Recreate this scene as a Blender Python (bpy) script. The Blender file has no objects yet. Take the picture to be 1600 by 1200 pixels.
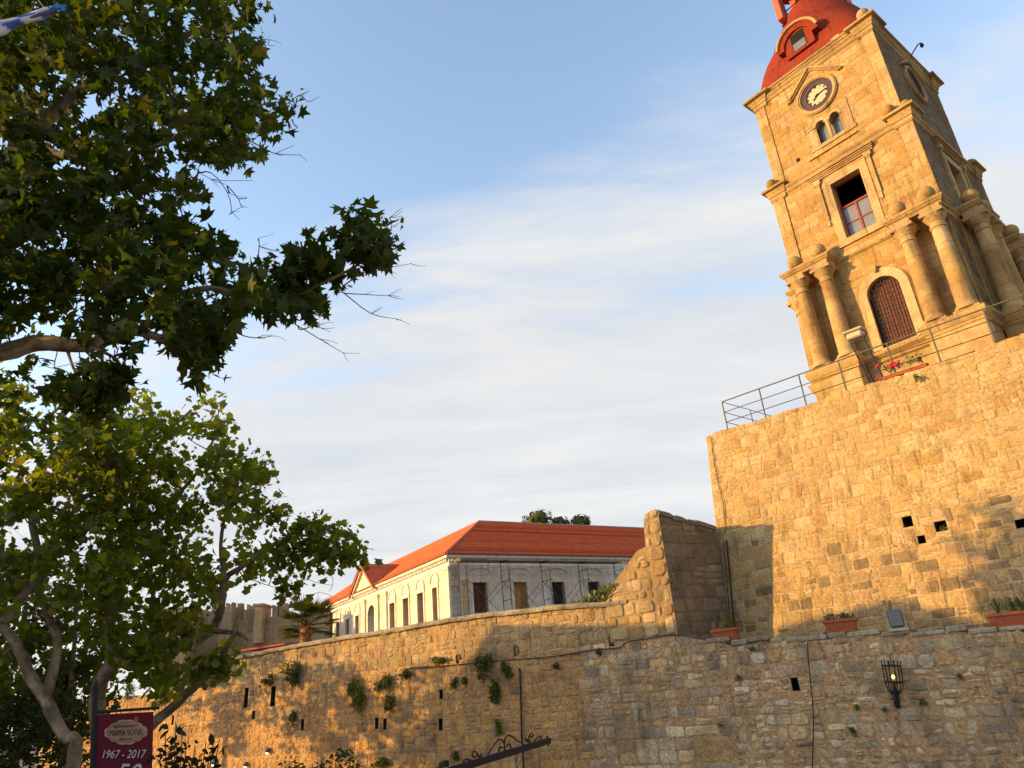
import bpy, math, random
import numpy as np
from mathutils import Vector

# ---------------------------------------------------------------- camera, sky, sun
S = bpy.context.scene
H = 4.0                                   # eye height above the street
F_PX, PITCH, ROLL = 1128.613, 0.39707, -0.09119   # focal length for a 1600 px wide picture
SUN_DIR = np.array([-1.0, -0.11, math.tan(math.radians(11.5))]); SUN_DIR /= np.linalg.norm(SUN_DIR)
cp, sp, cr, sr = math.cos(PITCH), math.sin(PITCH), math.cos(ROLL), math.sin(ROLL)
FWD = np.array([0, cp, sp]); UP0 = np.array([0, -sp, cp]); RT0 = np.array([1.0, 0, 0])
RT = RT0*cr + UP0*sr; UP = -RT0*sr + UP0*cr
cam_d = bpy.data.cameras.new('camera'); cam = bpy.data.objects.new('camera', cam_d)
S.collection.objects.link(cam); S.camera = cam
cam_d.sensor_width = 36; cam_d.lens = 36*F_PX/1600; cam_d.clip_end = 5000; cam_d.clip_start = 0.05
from mathutils import Matrix
cam.matrix_world = Matrix(((RT[0], UP[0], -FWD[0], 0), (RT[1], UP[1], -FWD[1], 0), (RT[2], UP[2], -FWD[2], H), (0, 0, 0, 1)))
S.view_settings.view_transform = 'Standard'; S.view_settings.look = 'None'
S.view_settings.exposure = 0.42; S.view_settings.gamma = 1.0
W = bpy.data.worlds.new('World'); S.world = W; W.use_nodes = True

def build_sky():
    nt = W.node_tree; N = nt.nodes; L = nt.links; N.clear()
    out = N.new('ShaderNodeOutputWorld'); bg = N.new('ShaderNodeBackground')
    sky = N.new('ShaderNodeTexSky'); sky.sky_type = 'NISHITA'; sky.sun_disc = False
    sky.sun_elevation = math.asin(SUN_DIR[2]); sky.sun_rotation = math.atan2(SUN_DIR[0], SUN_DIR[1])
    sky.air_density = 1.0; sky.dust_density = 0.6; sky.ozone_density = 2.0
    tc = N.new('ShaderNodeTexCoord'); sep = N.new('ShaderNodeSeparateXYZ'); L.new(tc.outputs['Generated'], sep.inputs[0])
    def math_(op, a, b=None, c=None):
        n = N.new('ShaderNodeMath'); n.operation = op
        for i, v in enumerate((a, b, c)):
            if v is None: continue
            if isinstance(v, (int, float)): n.inputs[i].default_value = v
            else: L.new(v, n.inputs[i])
        return n.outputs[0]
    # cloud layer: project the direction on a flat layer high above
    zc = math_('MAXIMUM', sep.outputs[2], 0.04)
    inv = math_('DIVIDE', 1.0, math_('ADD', zc, 0.12))
    cx = math_('MULTIPLY', sep.outputs[0], inv); cy = math_('MULTIPLY', sep.outputs[1], inv)
    comb = N.new('ShaderNodeCombineXYZ'); L.new(cx, comb.inputs[0]); L.new(cy, comb.inputs[1])
    mp = N.new('ShaderNodeMapping'); L.new(comb.outputs[0], mp.inputs[0])
    mp.inputs['Rotation'].default_value = (0, 0, math.radians(-22)); mp.inputs['Scale'].default_value = (0.55, 1.7, 1)
    n1 = N.new('ShaderNodeTexNoise'); L.new(mp.outputs[0], n1.inputs['Vector'])
    n1.inputs['Scale'].default_value = 1.7; n1.inputs['Detail'].default_value = 7; n1.inputs['Roughness'].default_value = 0.58; n1.inputs['Distortion'].default_value = 0.5
    n2 = N.new('ShaderNodeTexNoise'); L.new(mp.outputs[0], n2.inputs['Vector']); n2.inputs['Scale'].default_value = 6.0; n2.inputs['Detail'].default_value = 6
    # elevation veil: white low down, thinning out above ~30 degrees, sloping up to the right
    el = math_('ADD', sep.outputs[2], math_('SUBTRACT', math_('MULTIPLY', math_('MULTIPLY', sep.outputs[0], sep.outputs[0]), 0.28), math_('MULTIPLY', sep.outputs[0], 0.16)))
    veil = math_('SUBTRACT', SKY['veil_top'], el)
    veil = math_('ADD', math_('MULTIPLY', veil, SKY['veil_k']), math_('MULTIPLY', math_('SUBTRACT', n1.outputs['Fac'], 0.5), SKY['streak']))
    veil = math_('ADD', veil, math_('MULTIPLY', math_('SUBTRACT', n2.outputs['Fac'], 0.5), 0.55))
    mr = N.new('ShaderNodeMapRange'); mr.interpolation_type = 'SMOOTHSTEP'; L.new(veil, mr.inputs[0])
    mr.inputs[1].default_value = -0.15; mr.inputs[2].default_value = 0.95; mr.inputs[3].default_value = 0.0; mr.inputs[4].default_value = 0.93
    tint = N.new('ShaderNodeMix'); tint.data_type = 'RGBA'; tint.blend_type = 'MULTIPLY'; tint.inputs[0].default_value = 1
    L.new(sky.outputs[0], tint.inputs[6]); tint.inputs[7].default_value = (*SKY['tint'], 1)
    cl = N.new('ShaderNodeMix'); cl.data_type = 'RGBA'
    mr2 = N.new('ShaderNodeMapRange'); L.new(n1.outputs['Fac'], mr2.inputs[0]); mr2.inputs[1].default_value = 0.35; mr2.inputs[2].default_value = 0.68
    L.new(mr2.outputs[0], cl.inputs[0]); cl.inputs[6].default_value = (*SKY['cloud_lo'], 1); cl.inputs[7].default_value = (*SKY['cloud_hi'], 1)
    mix = N.new('ShaderNodeMix'); mix.data_type = 'RGBA'; L.new(mr.outputs[0], mix.inputs[0]); L.new(tint.outputs[2], mix.inputs[6]); L.new(cl.outputs[2], mix.inputs[7])
    L.new(mix.outputs[2], bg.inputs['Color']); bg.inputs['Strength'].default_value = SKY['strength']; L.new(bg.outputs[0], out.inputs[0])
SKY = dict(veil_top=0.632, veil_k=4.4, streak=2.3, tint=(4.9, 4.1, 3.6), cloud_lo=(5.35, 5.5, 5.75), cloud_hi=(6.7, 6.6, 6.4), strength=0.1)
build_sky()
sd = bpy.data.lights.new('sun', 'SUN'); sun = bpy.data.objects.new('sun', sd); S.collection.objects.link(sun)
sd.energy = 5.0; sd.angle = math.radians(0.53); sd.color = (1.0, 0.615, 0.185)
sun.rotation_euler = Vector(-SUN_DIR).to_track_quat('-Z', 'Y').to_euler()

# ---------------------------------------------------------------- helpers
COL = S.collection
rng = random.Random(7); nrng = np.random.default_rng(11)
def ray(px, py): return RT*(px-800)/F_PX - UP*(py-600)/F_PX + FWD
def at(px, py, Y):                       # point on the ray at forward distance Y (eye-relative z)
    d = ray(px, py); return d*(Y/d[1])
def zat(px, py, z): d = ray(px, py); return d*(z/d[2])
def w2(p): return (float(p[0]), float(p[1]), float(p[2])+H)

class Frame:
    """a local frame: x along a face, y inwards (away from the viewer), z up; z is measured from the eye height"""
    def __init__(s, x, y, ang, z0):
        s.o = np.array([x, y]); s.a = ang; s.u = np.array([math.cos(ang), math.sin(ang)]); s.v = np.array([-math.sin(ang), math.cos(ang)]); s.z0 = z0
    def loc(s, px, py, v=None, u=None, batter=0.0, zref=0.0):
        d = ray(px, py)
        if v is not None:                 # plane y = v - batter*(zref - z)
            n = np.array([*s.v, -batter]); k = s.o@s.v + v - batter*zref
        else: n = np.array([*s.u, 0.0]); k = s.o@s.u + u
        w = d*(k/(n@d)); q = w[:2]-s.o
        return float(q@s.u), float(q@s.v), float(w[2])
    def empty(s, name): 
        e = bpy.data.objects.new(name, None); COL.objects.link(e); e.empty_display_size = 0.3
        e.location = (s.o[0], s.o[1], s.z0+H); e.rotation_euler = (0, 0, s.a); return e

def tag(o, label=None, cat=None, group=None, kind=None):
    if label: o['label'] = label
    if cat: o['category'] = cat
    if group: o['group'] = group
    if kind: o['kind'] = kind
    return o
def empty(name, loc, rz=0.0):
    e = bpy.data.objects.new(name, None); COL.objects.link(e); e.location = loc; e.rotation_euler = (0, 0, rz); e.empty_display_size = 0.3; return e

class MB:
    def __init__(s, col=(0.5, 0.5, 0.5)): s.v = []; s.f = []; s.c = []; s.col = col; s.m = []; s.mi = 0
    def add(s, vs, fs, col=None):
        b = len(s.v); s.v.extend([tuple(map(float, p)) for p in vs]); s.c.extend([col or s.col]*len(vs))
        for f in fs: s.f.append(tuple(b+i for i in f)); s.m.append(s.mi)
        return b
    def box(s, x0, x1, y0, y1, z0, z1, col=None):
        s.add([(x0,y0,z0),(x1,y0,z0),(x1,y1,z0),(x0,y1,z0),(x0,y0,z1),(x1,y0,z1),(x1,y1,z1),(x0,y1,z1)],
              [(3,2,1,0),(4,5,6,7),(0,1,5,4),(1,2,6,5),(2,3,7,6),(3,0,4,7)], col)
    def bbox(s, x0, x1, y0, y1, z0, z1, b=0.02, col=None):   # chamfered box
        P = []; 
        for (z, i) in ((z0, b), (z0+b, 0), (z1-b, 0), (z1, b)):
            P += [(x0+i,y0+b,z),(x0+b,y0+i,z),(x1-b,y0+i,z),(x1-i,y0+b,z),(x1-i,y1-b,z),(x1-b,y1-i,z),(x0+b,y1-i,z),(x0+i,y1-b,z)] if i == 0 else \
                 [(x0+i,y0+i,z),(x0+i,y0+i,z),(x1-i,y0+i,z),(x1-i,y0+i,z),(x1-i,y1-i,z),(x1-i,y1-i,z),(x0+i,y1-i,z),(x0+i,y1-i,z)]
        fs = [tuple(range(7,-1,-1)), tuple(range(24,32))]
        for k in range(3):
            for i in range(8): fs.append((k*8+i, k*8+(i+1)%8, k*8+8+(i+1)%8, k*8+8+i))
        s.add(P, fs, col)
    def lathe(s, prof, cx=0, cy=0, n=20, col=None, cap=True):
        vs = []; fs = []
        for (r, z) in prof:
            for i in range(n): a = 2*math.pi*i/n; vs.append((cx+r*math.cos(a), cy+r*math.sin(a), z))
        for k in range(len(prof)-1):
            for i in range(n): fs.append((k*n+i, k*n+(i+1)%n, (k+1)*n+(i+1)%n, (k+1)*n+i))
        if cap: fs += [tuple(range(n-1,-1,-1)), tuple((len(prof)-1)*n+i for i in range(n))]
        s.add(vs, fs, col)
    def ball(s, c, r, n=16, m=10, col=None, sq=(1,1,1)):
        vs = [(c[0], c[1], c[2]-r*sq[2])]; fs = []
        for k in range(1, m):
            t = -math.pi/2+math.pi*k/m
            for i in range(n): a = 2*math.pi*i/n; vs.append((c[0]+r*sq[0]*math.cos(t)*math.cos(a), c[1]+r*sq[1]*math.cos(t)*math.sin(a), c[2]+r*sq[2]*math.sin(t)))
        vs.append((c[0], c[1], c[2]+r*sq[2]))
        for i in range(n): fs.append((0, 1+(i+1)%n, 1+i)); fs.append((len(vs)-1, 1+(m-2)*n+i, 1+(m-2)*n+(i+1)%n))
        for k in range(m-2):
            for i in range(n): fs.append((1+k*n+i, 1+k*n+(i+1)%n, 1+(k+1)*n+(i+1)%n, 1+(k+1)*n+i))
        s.add(vs, fs, col)
    def tube(s, pts, r, n=6, col=None, r2=None, cap=True, sq=None):
        P = [np.array(p, float) for p in pts]; k = len(P); vs = []; fs = []
        ref = None
        for i in range(k):
            t = P[min(i+1, k-1)]-P[max(i-1, 0)]; t /= (np.linalg.norm(t)+1e-9)
            if ref is None: ref = np.array([0,0,1.0]) if abs(t[2]) < 0.9 else np.array([1.0,0,0])
            a = np.cross(t, ref); a /= (np.linalg.norm(a)+1e-9); b = np.cross(a, t); ref = b
            rr = r[i] if isinstance(r, (list, tuple, np.ndarray)) else (r if r2 is None else r+(r2-r)*i/(k-1))
            for j in range(n):
                w = 2*math.pi*(j+0.5)/n; vs.append(P[i]+a*rr*math.cos(w)+b*rr*math.sin(w))
        for i in range(k-1):
            for j in range(n): fs.append((i*n+j, i*n+(j+1)%n, (i+1)*n+(j+1)%n, (i+1)*n+j))
        if cap: fs += [tuple(range(n-1,-1,-1)), tuple((k-1)*n+j for j in range(n))]
        s.add(vs, fs, col)
    def prism(s, poly, f, d0, d1, col=None):    # polygon in (a,b); f(a,b,d)->xyz
        n = len(poly); vs = [f(a,b,d0) for a,b in poly]+[f(a,b,d1) for a,b in poly]
        fs = [tuple(range(n)), tuple(range(2*n-1,n-1,-1))]+[(i, n+i, n+(i+1)%n, (i+1)%n) for i in range(n)]
        s.add(vs, fs, col)
    def ring(s, prof, u0, u1, v0, v1, col=None, cap=True):  # moulding swept round a rectangle; prof = [(projection, z)]
        vs = []; fs = []
        for (p, z) in prof: vs += [(u0-p,v0-p,z),(u1+p,v0-p,z),(u1+p,v1+p,z),(u0-p,v1+p,z)]
        for k in range(len(prof)-1):
            for i in range(4): fs.append((k*4+i, k*4+(i+1)%4, k*4+4+(i+1)%4, k*4+4+i))
        if cap: m = (len(prof)-1)*4; fs += [(3,2,1,0), (m,m+1,m+2,m+3)]
        s.add(vs, fs, col)
    def build(s, name, mats, parent=None, dz=0.0, smooth=False, off=None):
        me = bpy.data.meshes.new(name)
        v = np.array(s.v, dtype=np.float64).reshape(-1, 3); v[:, 2] += dz
        if off is not None: v += np.array(off)
        me.from_pydata(v.tolist(), [], s.f)
        at_ = me.attributes.new('Col', 'FLOAT_COLOR', 'POINT')
        c = np.ones((len(s.v), 4), dtype=np.float32); c[:, :3] = np.array([x[:3] for x in s.c], dtype=np.float32).reshape(-1, 3)
        at_.data.foreach_set('color', c.ravel())
        for m in (mats if isinstance(mats, (list, tuple)) else [mats]): me.materials.append(m)
        if any(s.m): me.polygons.foreach_set('material_index', s.m)
        if smooth: me.polygons.foreach_set('use_smooth', [True]*len(me.polygons))
        me.update(); o = bpy.data.objects.new(name, me); COL.objects.link(o)
        if parent: o.parent = parent
        return o

# ---------------------------------------------------------------- materials
def new_mat(name):
    m = bpy.data.materials.new(name); m.use_nodes = True; nt = m.node_tree; nt.nodes.clear()
    out = nt.nodes.new('ShaderNodeOutputMaterial'); b = nt.nodes.new('ShaderNodeBsdfPrincipled'); nt.links.new(b.outputs[0], out.inputs[0]); return m, nt, b, out
def noise(nt, scale, detail=5, rough=0.6, vec=None, dist=0.0):
    n = nt.nodes.new('ShaderNodeTexNoise'); n.inputs['Scale'].default_value = scale; n.inputs['Detail'].default_value = detail
    n.inputs['Roughness'].default_value = rough; n.inputs['Distortion'].default_value = dist
    if vec is not None: nt.links.new(vec, n.inputs['Vector'])
    return n.outputs['Fac']
def mrange(nt, fac, a, b, c, d, smooth=False):
    n = nt.nodes.new('ShaderNodeMapRange'); nt.links.new(fac, n.inputs[0])
    if smooth: n.interpolation_type = 'SMOOTHSTEP'
    for i, x in enumerate((a, b, c, d)): n.inputs[i+1].default_value = x
    return n.outputs[0]
def mixc(nt, fac, a, b, mode='MIX'):
    n = nt.nodes.new('ShaderNodeMix'); n.data_type = 'RGBA'; n.blend_type = mode
    for i, x in ((0, fac), (6, a), (7, b)):
        if isinstance(x, (int, float)): n.inputs[i].default_value = x
        elif isinstance(x, (tuple, list)): n.inputs[i].default_value = (*x[:3], 1)
        else: nt.links.new(x, n.inputs[i])
    return n.outputs[2]
def gray(nt, fac):
    n = nt.nodes.new('ShaderNodeCombineColor')
    for i in range(3): nt.links.new(fac, n.inputs[i])
    return n.outputs[0]
def stone_mat(name, fine=(0.72, 1.25), pits=0.6, stain=0.0, stain_col=(0.06, 0.055, 0.05), pale=0.0, bump=0.35, patch=0.0, patch_col=(0.42, 0.22, 0.07), tint=(.87, .775, .60)):
    m, nt, b, out = new_mat(name); L = nt.links
    tc = nt.nodes.new('ShaderNodeTexCoord'); v = tc.outputs['Object']
    at_ = nt.nodes.new('ShaderNodeAttribute'); at_.attribute_name = 'Col'
    col = at_.outputs['Color']
    nf = noise(nt, 14, 8, 0.65, v); nm = noise(nt, 2.3, 6, 0.6, v); nl = noise(nt, 0.55, 5, 0.55, v, 0.4)
    col = mixc(nt, 1.0, col, gray(nt, mrange(nt, nf, 0.3, 0.7, *fine)), 'MULTIPLY')
    col = mixc(nt, 1.0, col, gray(nt, mrange(nt, nm, 0.3, 0.7, 0.82, 1.16)), 'MULTIPLY')
    if patch: col = mixc(nt, mrange(nt, nm, 0.5, 0.72, 0.0, patch, True), col, patch_col)
    if pale: 
        np_ = noise(nt, 5.0, 6, 0.7, v, 0.8); col = mixc(nt, mrange(nt, np_, 0.58, 0.72, 0.0, pale, True), col, (0.62, 0.55, 0.44))
    if stain:
        mul = nt.nodes.new('ShaderNodeMath'); mul.operation = 'MULTIPLY'; 
        L.new(mrange(nt, nl, 0.46, 0.64, 0.0, 1.0, True), mul.inputs[0]); L.new(mrange(nt, noise(nt, 7, 6, 0.7, v), 0.35, 0.6, 0.25, 1.0), mul.inputs[1])
        mul2 = nt.nodes.new('ShaderNodeMath'); mul2.operation = 'MULTIPLY'; L.new(mul.outputs[0], mul2.inputs[0]); mul2.inputs[1].default_value = stain
        col = mixc(nt, mul2.outputs[0], col, stain_col)
    vo = nt.nodes.new('ShaderNodeTexVoronoi'); vo.inputs['Scale'].default_value = 9.0; L.new(v, vo.inputs['Vector'])
    pit = mrange(nt, vo.outputs['Distance'], 0.05, 0.22, 1.0, 0.0, True)
    gate = mrange(nt, noise(nt, 3.1, 3, 0.6, v), 0.5, 0.62, 0.0, 1.0, True)
    pm = nt.nodes.new('ShaderNodeMath'); pm.operation = 'MULTIPLY'; L.new(pit, pm.inputs[0]); L.new(gate, pm.inputs[1])
    sk = mrange(nt, noise(nt, 30, 4, 0.75, v), 0.60, 0.70, 0.0, 0.65, True)
    if pits: col = mixc(nt, sk, col, (0.13, 0.085, 0.04))
    if pits:
        pm2 = nt.nodes.new('ShaderNodeMath'); pm2.operation = 'MULTIPLY'; L.new(pm.outputs[0], pm2.inputs[0]); pm2.inputs[1].default_value = pits
        col = mixc(nt, pm2.outputs[0], col, (0.09, 0.065, 0.04))
    mpp = nt.nodes.new('ShaderNodeMapping'); L.new(v, mpp.inputs[0]); mpp.inputs['Scale'].default_value = (3.2, 3.2, 0.35)
    stv = mrange(nt, noise(nt, 1.6, 5, 0.6, mpp.outputs[0]), 0.52, 0.72, 1.0, 0.62, True)
    col = mixc(nt, 1.0, col, gray(nt, stv), 'MULTIPLY')
    col = mixc(nt, 1.0, col, tint, 'MULTIPLY')
    L.new(col, b.inputs['Base Color']); b.inputs['Roughness'].default_value = 0.92
    b.inputs['Specular IOR Level'].default_value = 0.2
    hsum = nt.nodes.new('ShaderNodeMath'); hsum.operation = 'SUBTRACT'; L.new(nf, hsum.inputs[0]); L.new(pm.outputs[0], hsum.inputs[1])
    bp = nt.nodes.new('ShaderNodeBump'); bp.inputs['Strength'].default_value = bump; bp.inputs['Distance'].default_value = 0.05
    L.new(hsum.outputs[0], bp.inputs['Height']); L.new(bp.outputs[0], b.inputs['Normal'])
    return m
def plain_mat(name, col, rough=0.6, var=0.15, scale=6, bump=0.0, metal=0.0, emit=None, spec=0.25):
    m, nt, b, out = new_mat(name); tc = nt.nodes.new('ShaderNodeTexCoord')
    n = noise(nt, scale, 6, 0.65, tc.outputs['Object'])
    c = mixc(nt, 1.0, col, gray(nt, mrange(nt, n, 0.3, 0.7, 1-var, 1+var)), 'MULTIPLY')
    nt.links.new(c, b.inputs['Base Color']); b.inputs['Roughness'].default_value = rough; b.inputs['Metallic'].default_value = metal; b.inputs['Specular IOR Level'].default_value = spec
    if bump:
        bp = nt.nodes.new('ShaderNodeBump'); bp.inputs['Strength'].default_value = bump; bp.inputs['Distance'].default_value = 0.02; nt.links.new(n, bp.inputs['Height']); nt.links.new(bp.outputs[0], b.inputs['Normal'])
    if emit: b.inputs['Emission Color'].default_value = (*emit[0], 1); b.inputs['Emission Strength'].default_value = emit[1]
    return m
def attr_mat(name, rough=0.7, var=0.15, scale=5, bump=0.1):
    m, nt, b, out = new_mat(name); tc = nt.nodes.new('ShaderNodeTexCoord'); a = nt.nodes.new('ShaderNodeAttribute'); a.attribute_name = 'Col'
    n = noise(nt, scale, 6, 0.65, tc.outputs['Object'])
    nt.links.new(mixc(nt, 1.0, a.outputs['Color'], gray(nt, mrange(nt, n, 0.3, 0.7, 1-var, 1+var)), 'MULTIPLY'), b.inputs['Base Color'])
    b.inputs['Roughness'].default_value = rough; b.inputs['Specular IOR Level'].default_value = 0.12
    if bump:
        bp = nt.nodes.new('ShaderNodeBump'); bp.inputs['Strength'].default_value = bump; bp.inputs['Distance'].default_value = 0.02; nt.links.new(n, bp.inputs['Height']); nt.links.new(bp.outputs[0], b.inputs['Normal'])
    return m
def leaf_mat(name, trans=0.35):
    m, nt, b, out = new_mat(name); L = nt.links; nt.nodes.remove(b)
    a = nt.nodes.new('ShaderNodeAttribute'); a.attribute_name = 'Col'
    d = nt.nodes.new('ShaderNodeBsdfDiffuse'); t = nt.nodes.new('ShaderNodeBsdfTranslucent'); g = nt.nodes.new('ShaderNodeBsdfGlossy'); g.inputs['Roughness'].default_value = 0.55
    L.new(a.outputs['Color'], d.inputs[0])
    tc = mixc(nt, 1.0, a.outputs['Color'], (2.2, 1.95, 0.38), 'MULTIPLY'); L.new(tc, t.inputs[0])
    mx = nt.nodes.new('ShaderNodeMixShader'); mx.inputs[0].default_value = trans; L.new(d.outputs[0], mx.inputs[1]); L.new(t.outputs[0], mx.inputs[2])
    mg = nt.nodes.new('ShaderNodeMixShader'); mg.inputs[0].default_value = 0.02; L.new(mx.outputs[0], mg.inputs[1]); L.new(g.outputs[0], mg.inputs[2])
    L.new(mg.outputs[0], out.inputs[0]); return m
M_TOWER = stone_mat('tower_limestone', (0.66, 1.28), 1.0, 0.18, (0.12, 0.085, 0.05), 0.25, 0.3, 0.35, (0.42, 0.23, 0.08))
M_TRIM = stone_mat('tower_trim_stone', (0.72, 1.22), 0.7, 0.5, (0.15, 0.10, 0.055), 0.2, 0.4, 0.15, (0.44, 0.26, 0.09))
M_WALL = stone_mat('terrace_wall_stone', (0.58, 1.36), 1.0, 0.15, (0.11, 0.09, 0.07), 0.35, 0.4, 0.3, (0.44, 0.25, 0.09))
M_RAMP = stone_mat('rampart_rubble', (0.50, 1.45), 0.8, 0.5, (0.09, 0.08, 0.075), 0.35, 0.6, 0.2, (0.36, 0.23, 0.10), tint=(1.10,1.0,.81))
M_SPUR = stone_mat('spur_wall_stone', (0.65, 1.3), 0.7, 0.5, (0.09, 0.085, 0.08), 0.2, 0.5, 0.15)
M_CASTLE = stone_mat('castle_stone', (0.8, 1.2), 0.0, 0.2, (0.15, 0.13, 0.11), 0.0, 0.2)
M_MANS = stone_mat('mansion_stone', (0.9, 1.1), 0.0, 0.12, (0.35, 0.28, 0.2), 0.1, 0.12, 0.1, (0.55, 0.42, 0.24), tint=(.95,.93,.88))
M_PLAST = stone_mat('mansion_plaster', (0.85, 1.12), 0.0, 0.3, (0.27, 0.25, 0.22), 0.25, 0.15, tint=(.95,.95,.95))
M_DOME = plain_mat('red_dome_paint', (0.225, 0.034, 0.016), 0.85, 0.30, 1.6, 0.3, spec=0.08)
def dome_mat():
    m, nt, b, out = new_mat('red_dome_render'); tc = nt.nodes.new('ShaderNodeTexCoord'); mp = nt.nodes.new('ShaderNodeMapping'); nt.links.new(tc.outputs['Object'], mp.inputs[0]); mp.inputs['Scale'].default_value = (2.6, 2.6, .35)
    st = noise(nt, 1.8, 6, .65, mp.outputs[0]); pa = noise(nt, 1.1, 6, .7, tc.outputs['Object'], .6); fi = noise(nt, 16, 6, .7, tc.outputs['Object'])
    c = mixc(nt, mrange(nt, st, .48, .68, 0, .75, True), (.24,.037,.017), (.13,.022,.014)); c = mixc(nt, mrange(nt, pa, .52, .68, 0, .6, True), c, (.29,.075,.04))
    c = mixc(nt, 1.0, c, gray(nt, mrange(nt, fi, .3, .7, .8, 1.18)), 'MULTIPLY'); nt.links.new(c, b.inputs['Base Color']); b.inputs['Roughness'].default_value = .9; b.inputs['Specular IOR Level'].default_value = .08
    bp = nt.nodes.new('ShaderNodeBump'); bp.inputs['Strength'].default_value = .4; bp.inputs['Distance'].default_value = .03; nt.links.new(fi, bp.inputs['Height']); nt.links.new(bp.outputs[0], b.inputs['Normal']); return m
M_DOME = dome_mat()
M_RED2 = plain_mat('red_pier_paint', (0.55, 0.13, 0.08), 0.7, 0.12, 4, 0.1)
M_TILE = attr_mat('roof_tile', 0.8, 0.30, 5, 0.35)
M_IRON = plain_mat('black_iron', (0.018, 0.017, 0.018), 0.55, 0.2, 12, 0.1, 0.2)
M_RAIL = plain_mat('railing_steel', (0.12, 0.105, 0.08), 0.6, 0.3, 14, 0.1, 0.2)
M_DARK = plain_mat('dark_interior', (0.012, 0.011, 0.012), 0.9, 0.1)
M_CLK = plain_mat('clock_face', (0.46, 0.41, 0.27), 0.5, 0.08, 8)
M_CLKW = plain_mat('clock_face_pale', (0.55, 0.56, 0.58), 0.5, 0.08, 8)
M_CLKR = plain_mat('clock_rim', (0.075, 0.045, 0.045), 0.6, 0.2, 6)
M_BLK = plain_mat('black_paint', (0.012, 0.012, 0.014), 0.5, 0.1)
M_FRAME = plain_mat('red_window_frame', (0.25, 0.055, 0.03), 0.6, 0.15, 8)
M_GLASS = plain_mat('dusty_glass', (0.16, 0.16, 0.17), 0.25, 0.25, 1.5, spec=0.5)
M_DOOR = plain_mat('red_door_boards', (0.30, 0.095, 0.045), 0.8, 0.35, 5, 0.3)
M_TERRA = plain_mat('terracotta', (0.40, 0.11, 0.045), 0.8, 0.15, 9, 0.15)
M_SOIL = plain_mat('potting_soil', (0.04, 0.03, 0.02), 0.95, 0.3, 20, 0.4)
M_GREY = plain_mat('grey_housing', (0.10, 0.105, 0.11), 0.45, 0.12, 8)
M_PALEMET = plain_mat('pale_lamp_housing', (0.50, 0.42, 0.26), 0.5, 0.1, 6)
M_BULB = plain_mat('lit_bulb', (0.9, 0.7, 0.3), 0.4, 0.0, 3, emit=((1.0, 0.70, 0.16), 1.5))
M_SPOT = plain_mat('lit_spot', (0.9, 0.85, 0.7), 0.4, 0.0, 3, emit=((1.0, 0.9, 0.7), 5.0))
M_BANNER = plain_mat('maroon_banner', (0.105, 0.010, 0.022), 0.85, 0.12, 5, 0.05)
M_BADGE = plain_mat('badge_tan', (0.30, 0.20, 0.13), 0.8, 0.08, 8)
M_BADGE2 = plain_mat('badge_edge', (0.40, 0.25, 0.17), 0.8, 0.08, 8)
M_LETD = plain_mat('dark_lettering', (0.055, 0.012, 0.012), 0.8, 0.05)
M_LETW = plain_mat('white_lettering', (0.52, 0.48, 0.50), 0.8, 0.05)
M_FLOWER = plain_mat('red_flower', (0.55, 0.03, 0.06), 0.7, 0.2)
M_FLAG = attr_mat('flag_cloth', 0.85, 0.1, 6, 0.15)
M_BLUE = plain_mat('blue_finial', (0.012, 0.10, 0.38), 0.45, 0.1, 6)
M_BARK = attr_mat('plane_bark', 0.9, 0.5, 6, 0.6)
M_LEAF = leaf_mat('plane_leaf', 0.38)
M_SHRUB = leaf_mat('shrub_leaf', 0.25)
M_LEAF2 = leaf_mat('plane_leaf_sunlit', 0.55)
M_GROUND = plain_mat('street_paving', (0.16, 0.145, 0.12), 0.9, 0.25, 1.5, 0.2)
M_EARTH = plain_mat('dry_earth', (0.20, 0.16, 0.10), 0.95, 0.3, 0.8, 0.3)
M_STEEL = plain_mat('scaffold_steel', (0.07, 0.075, 0.09), 0.5, 0.2, 10, 0, 0.3)
M_PLANK = plain_mat('scaffold_plank', (0.22, 0.18, 0.14), 0.8, 0.2, 6)
M_CABLE = plain_mat('black_cable', (0.02, 0.02, 0.022), 0.6, 0.1)
M_AWN = plain_mat('red_awning', (0.38, 0.06, 0.04), 0.8, 0.1)

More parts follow.
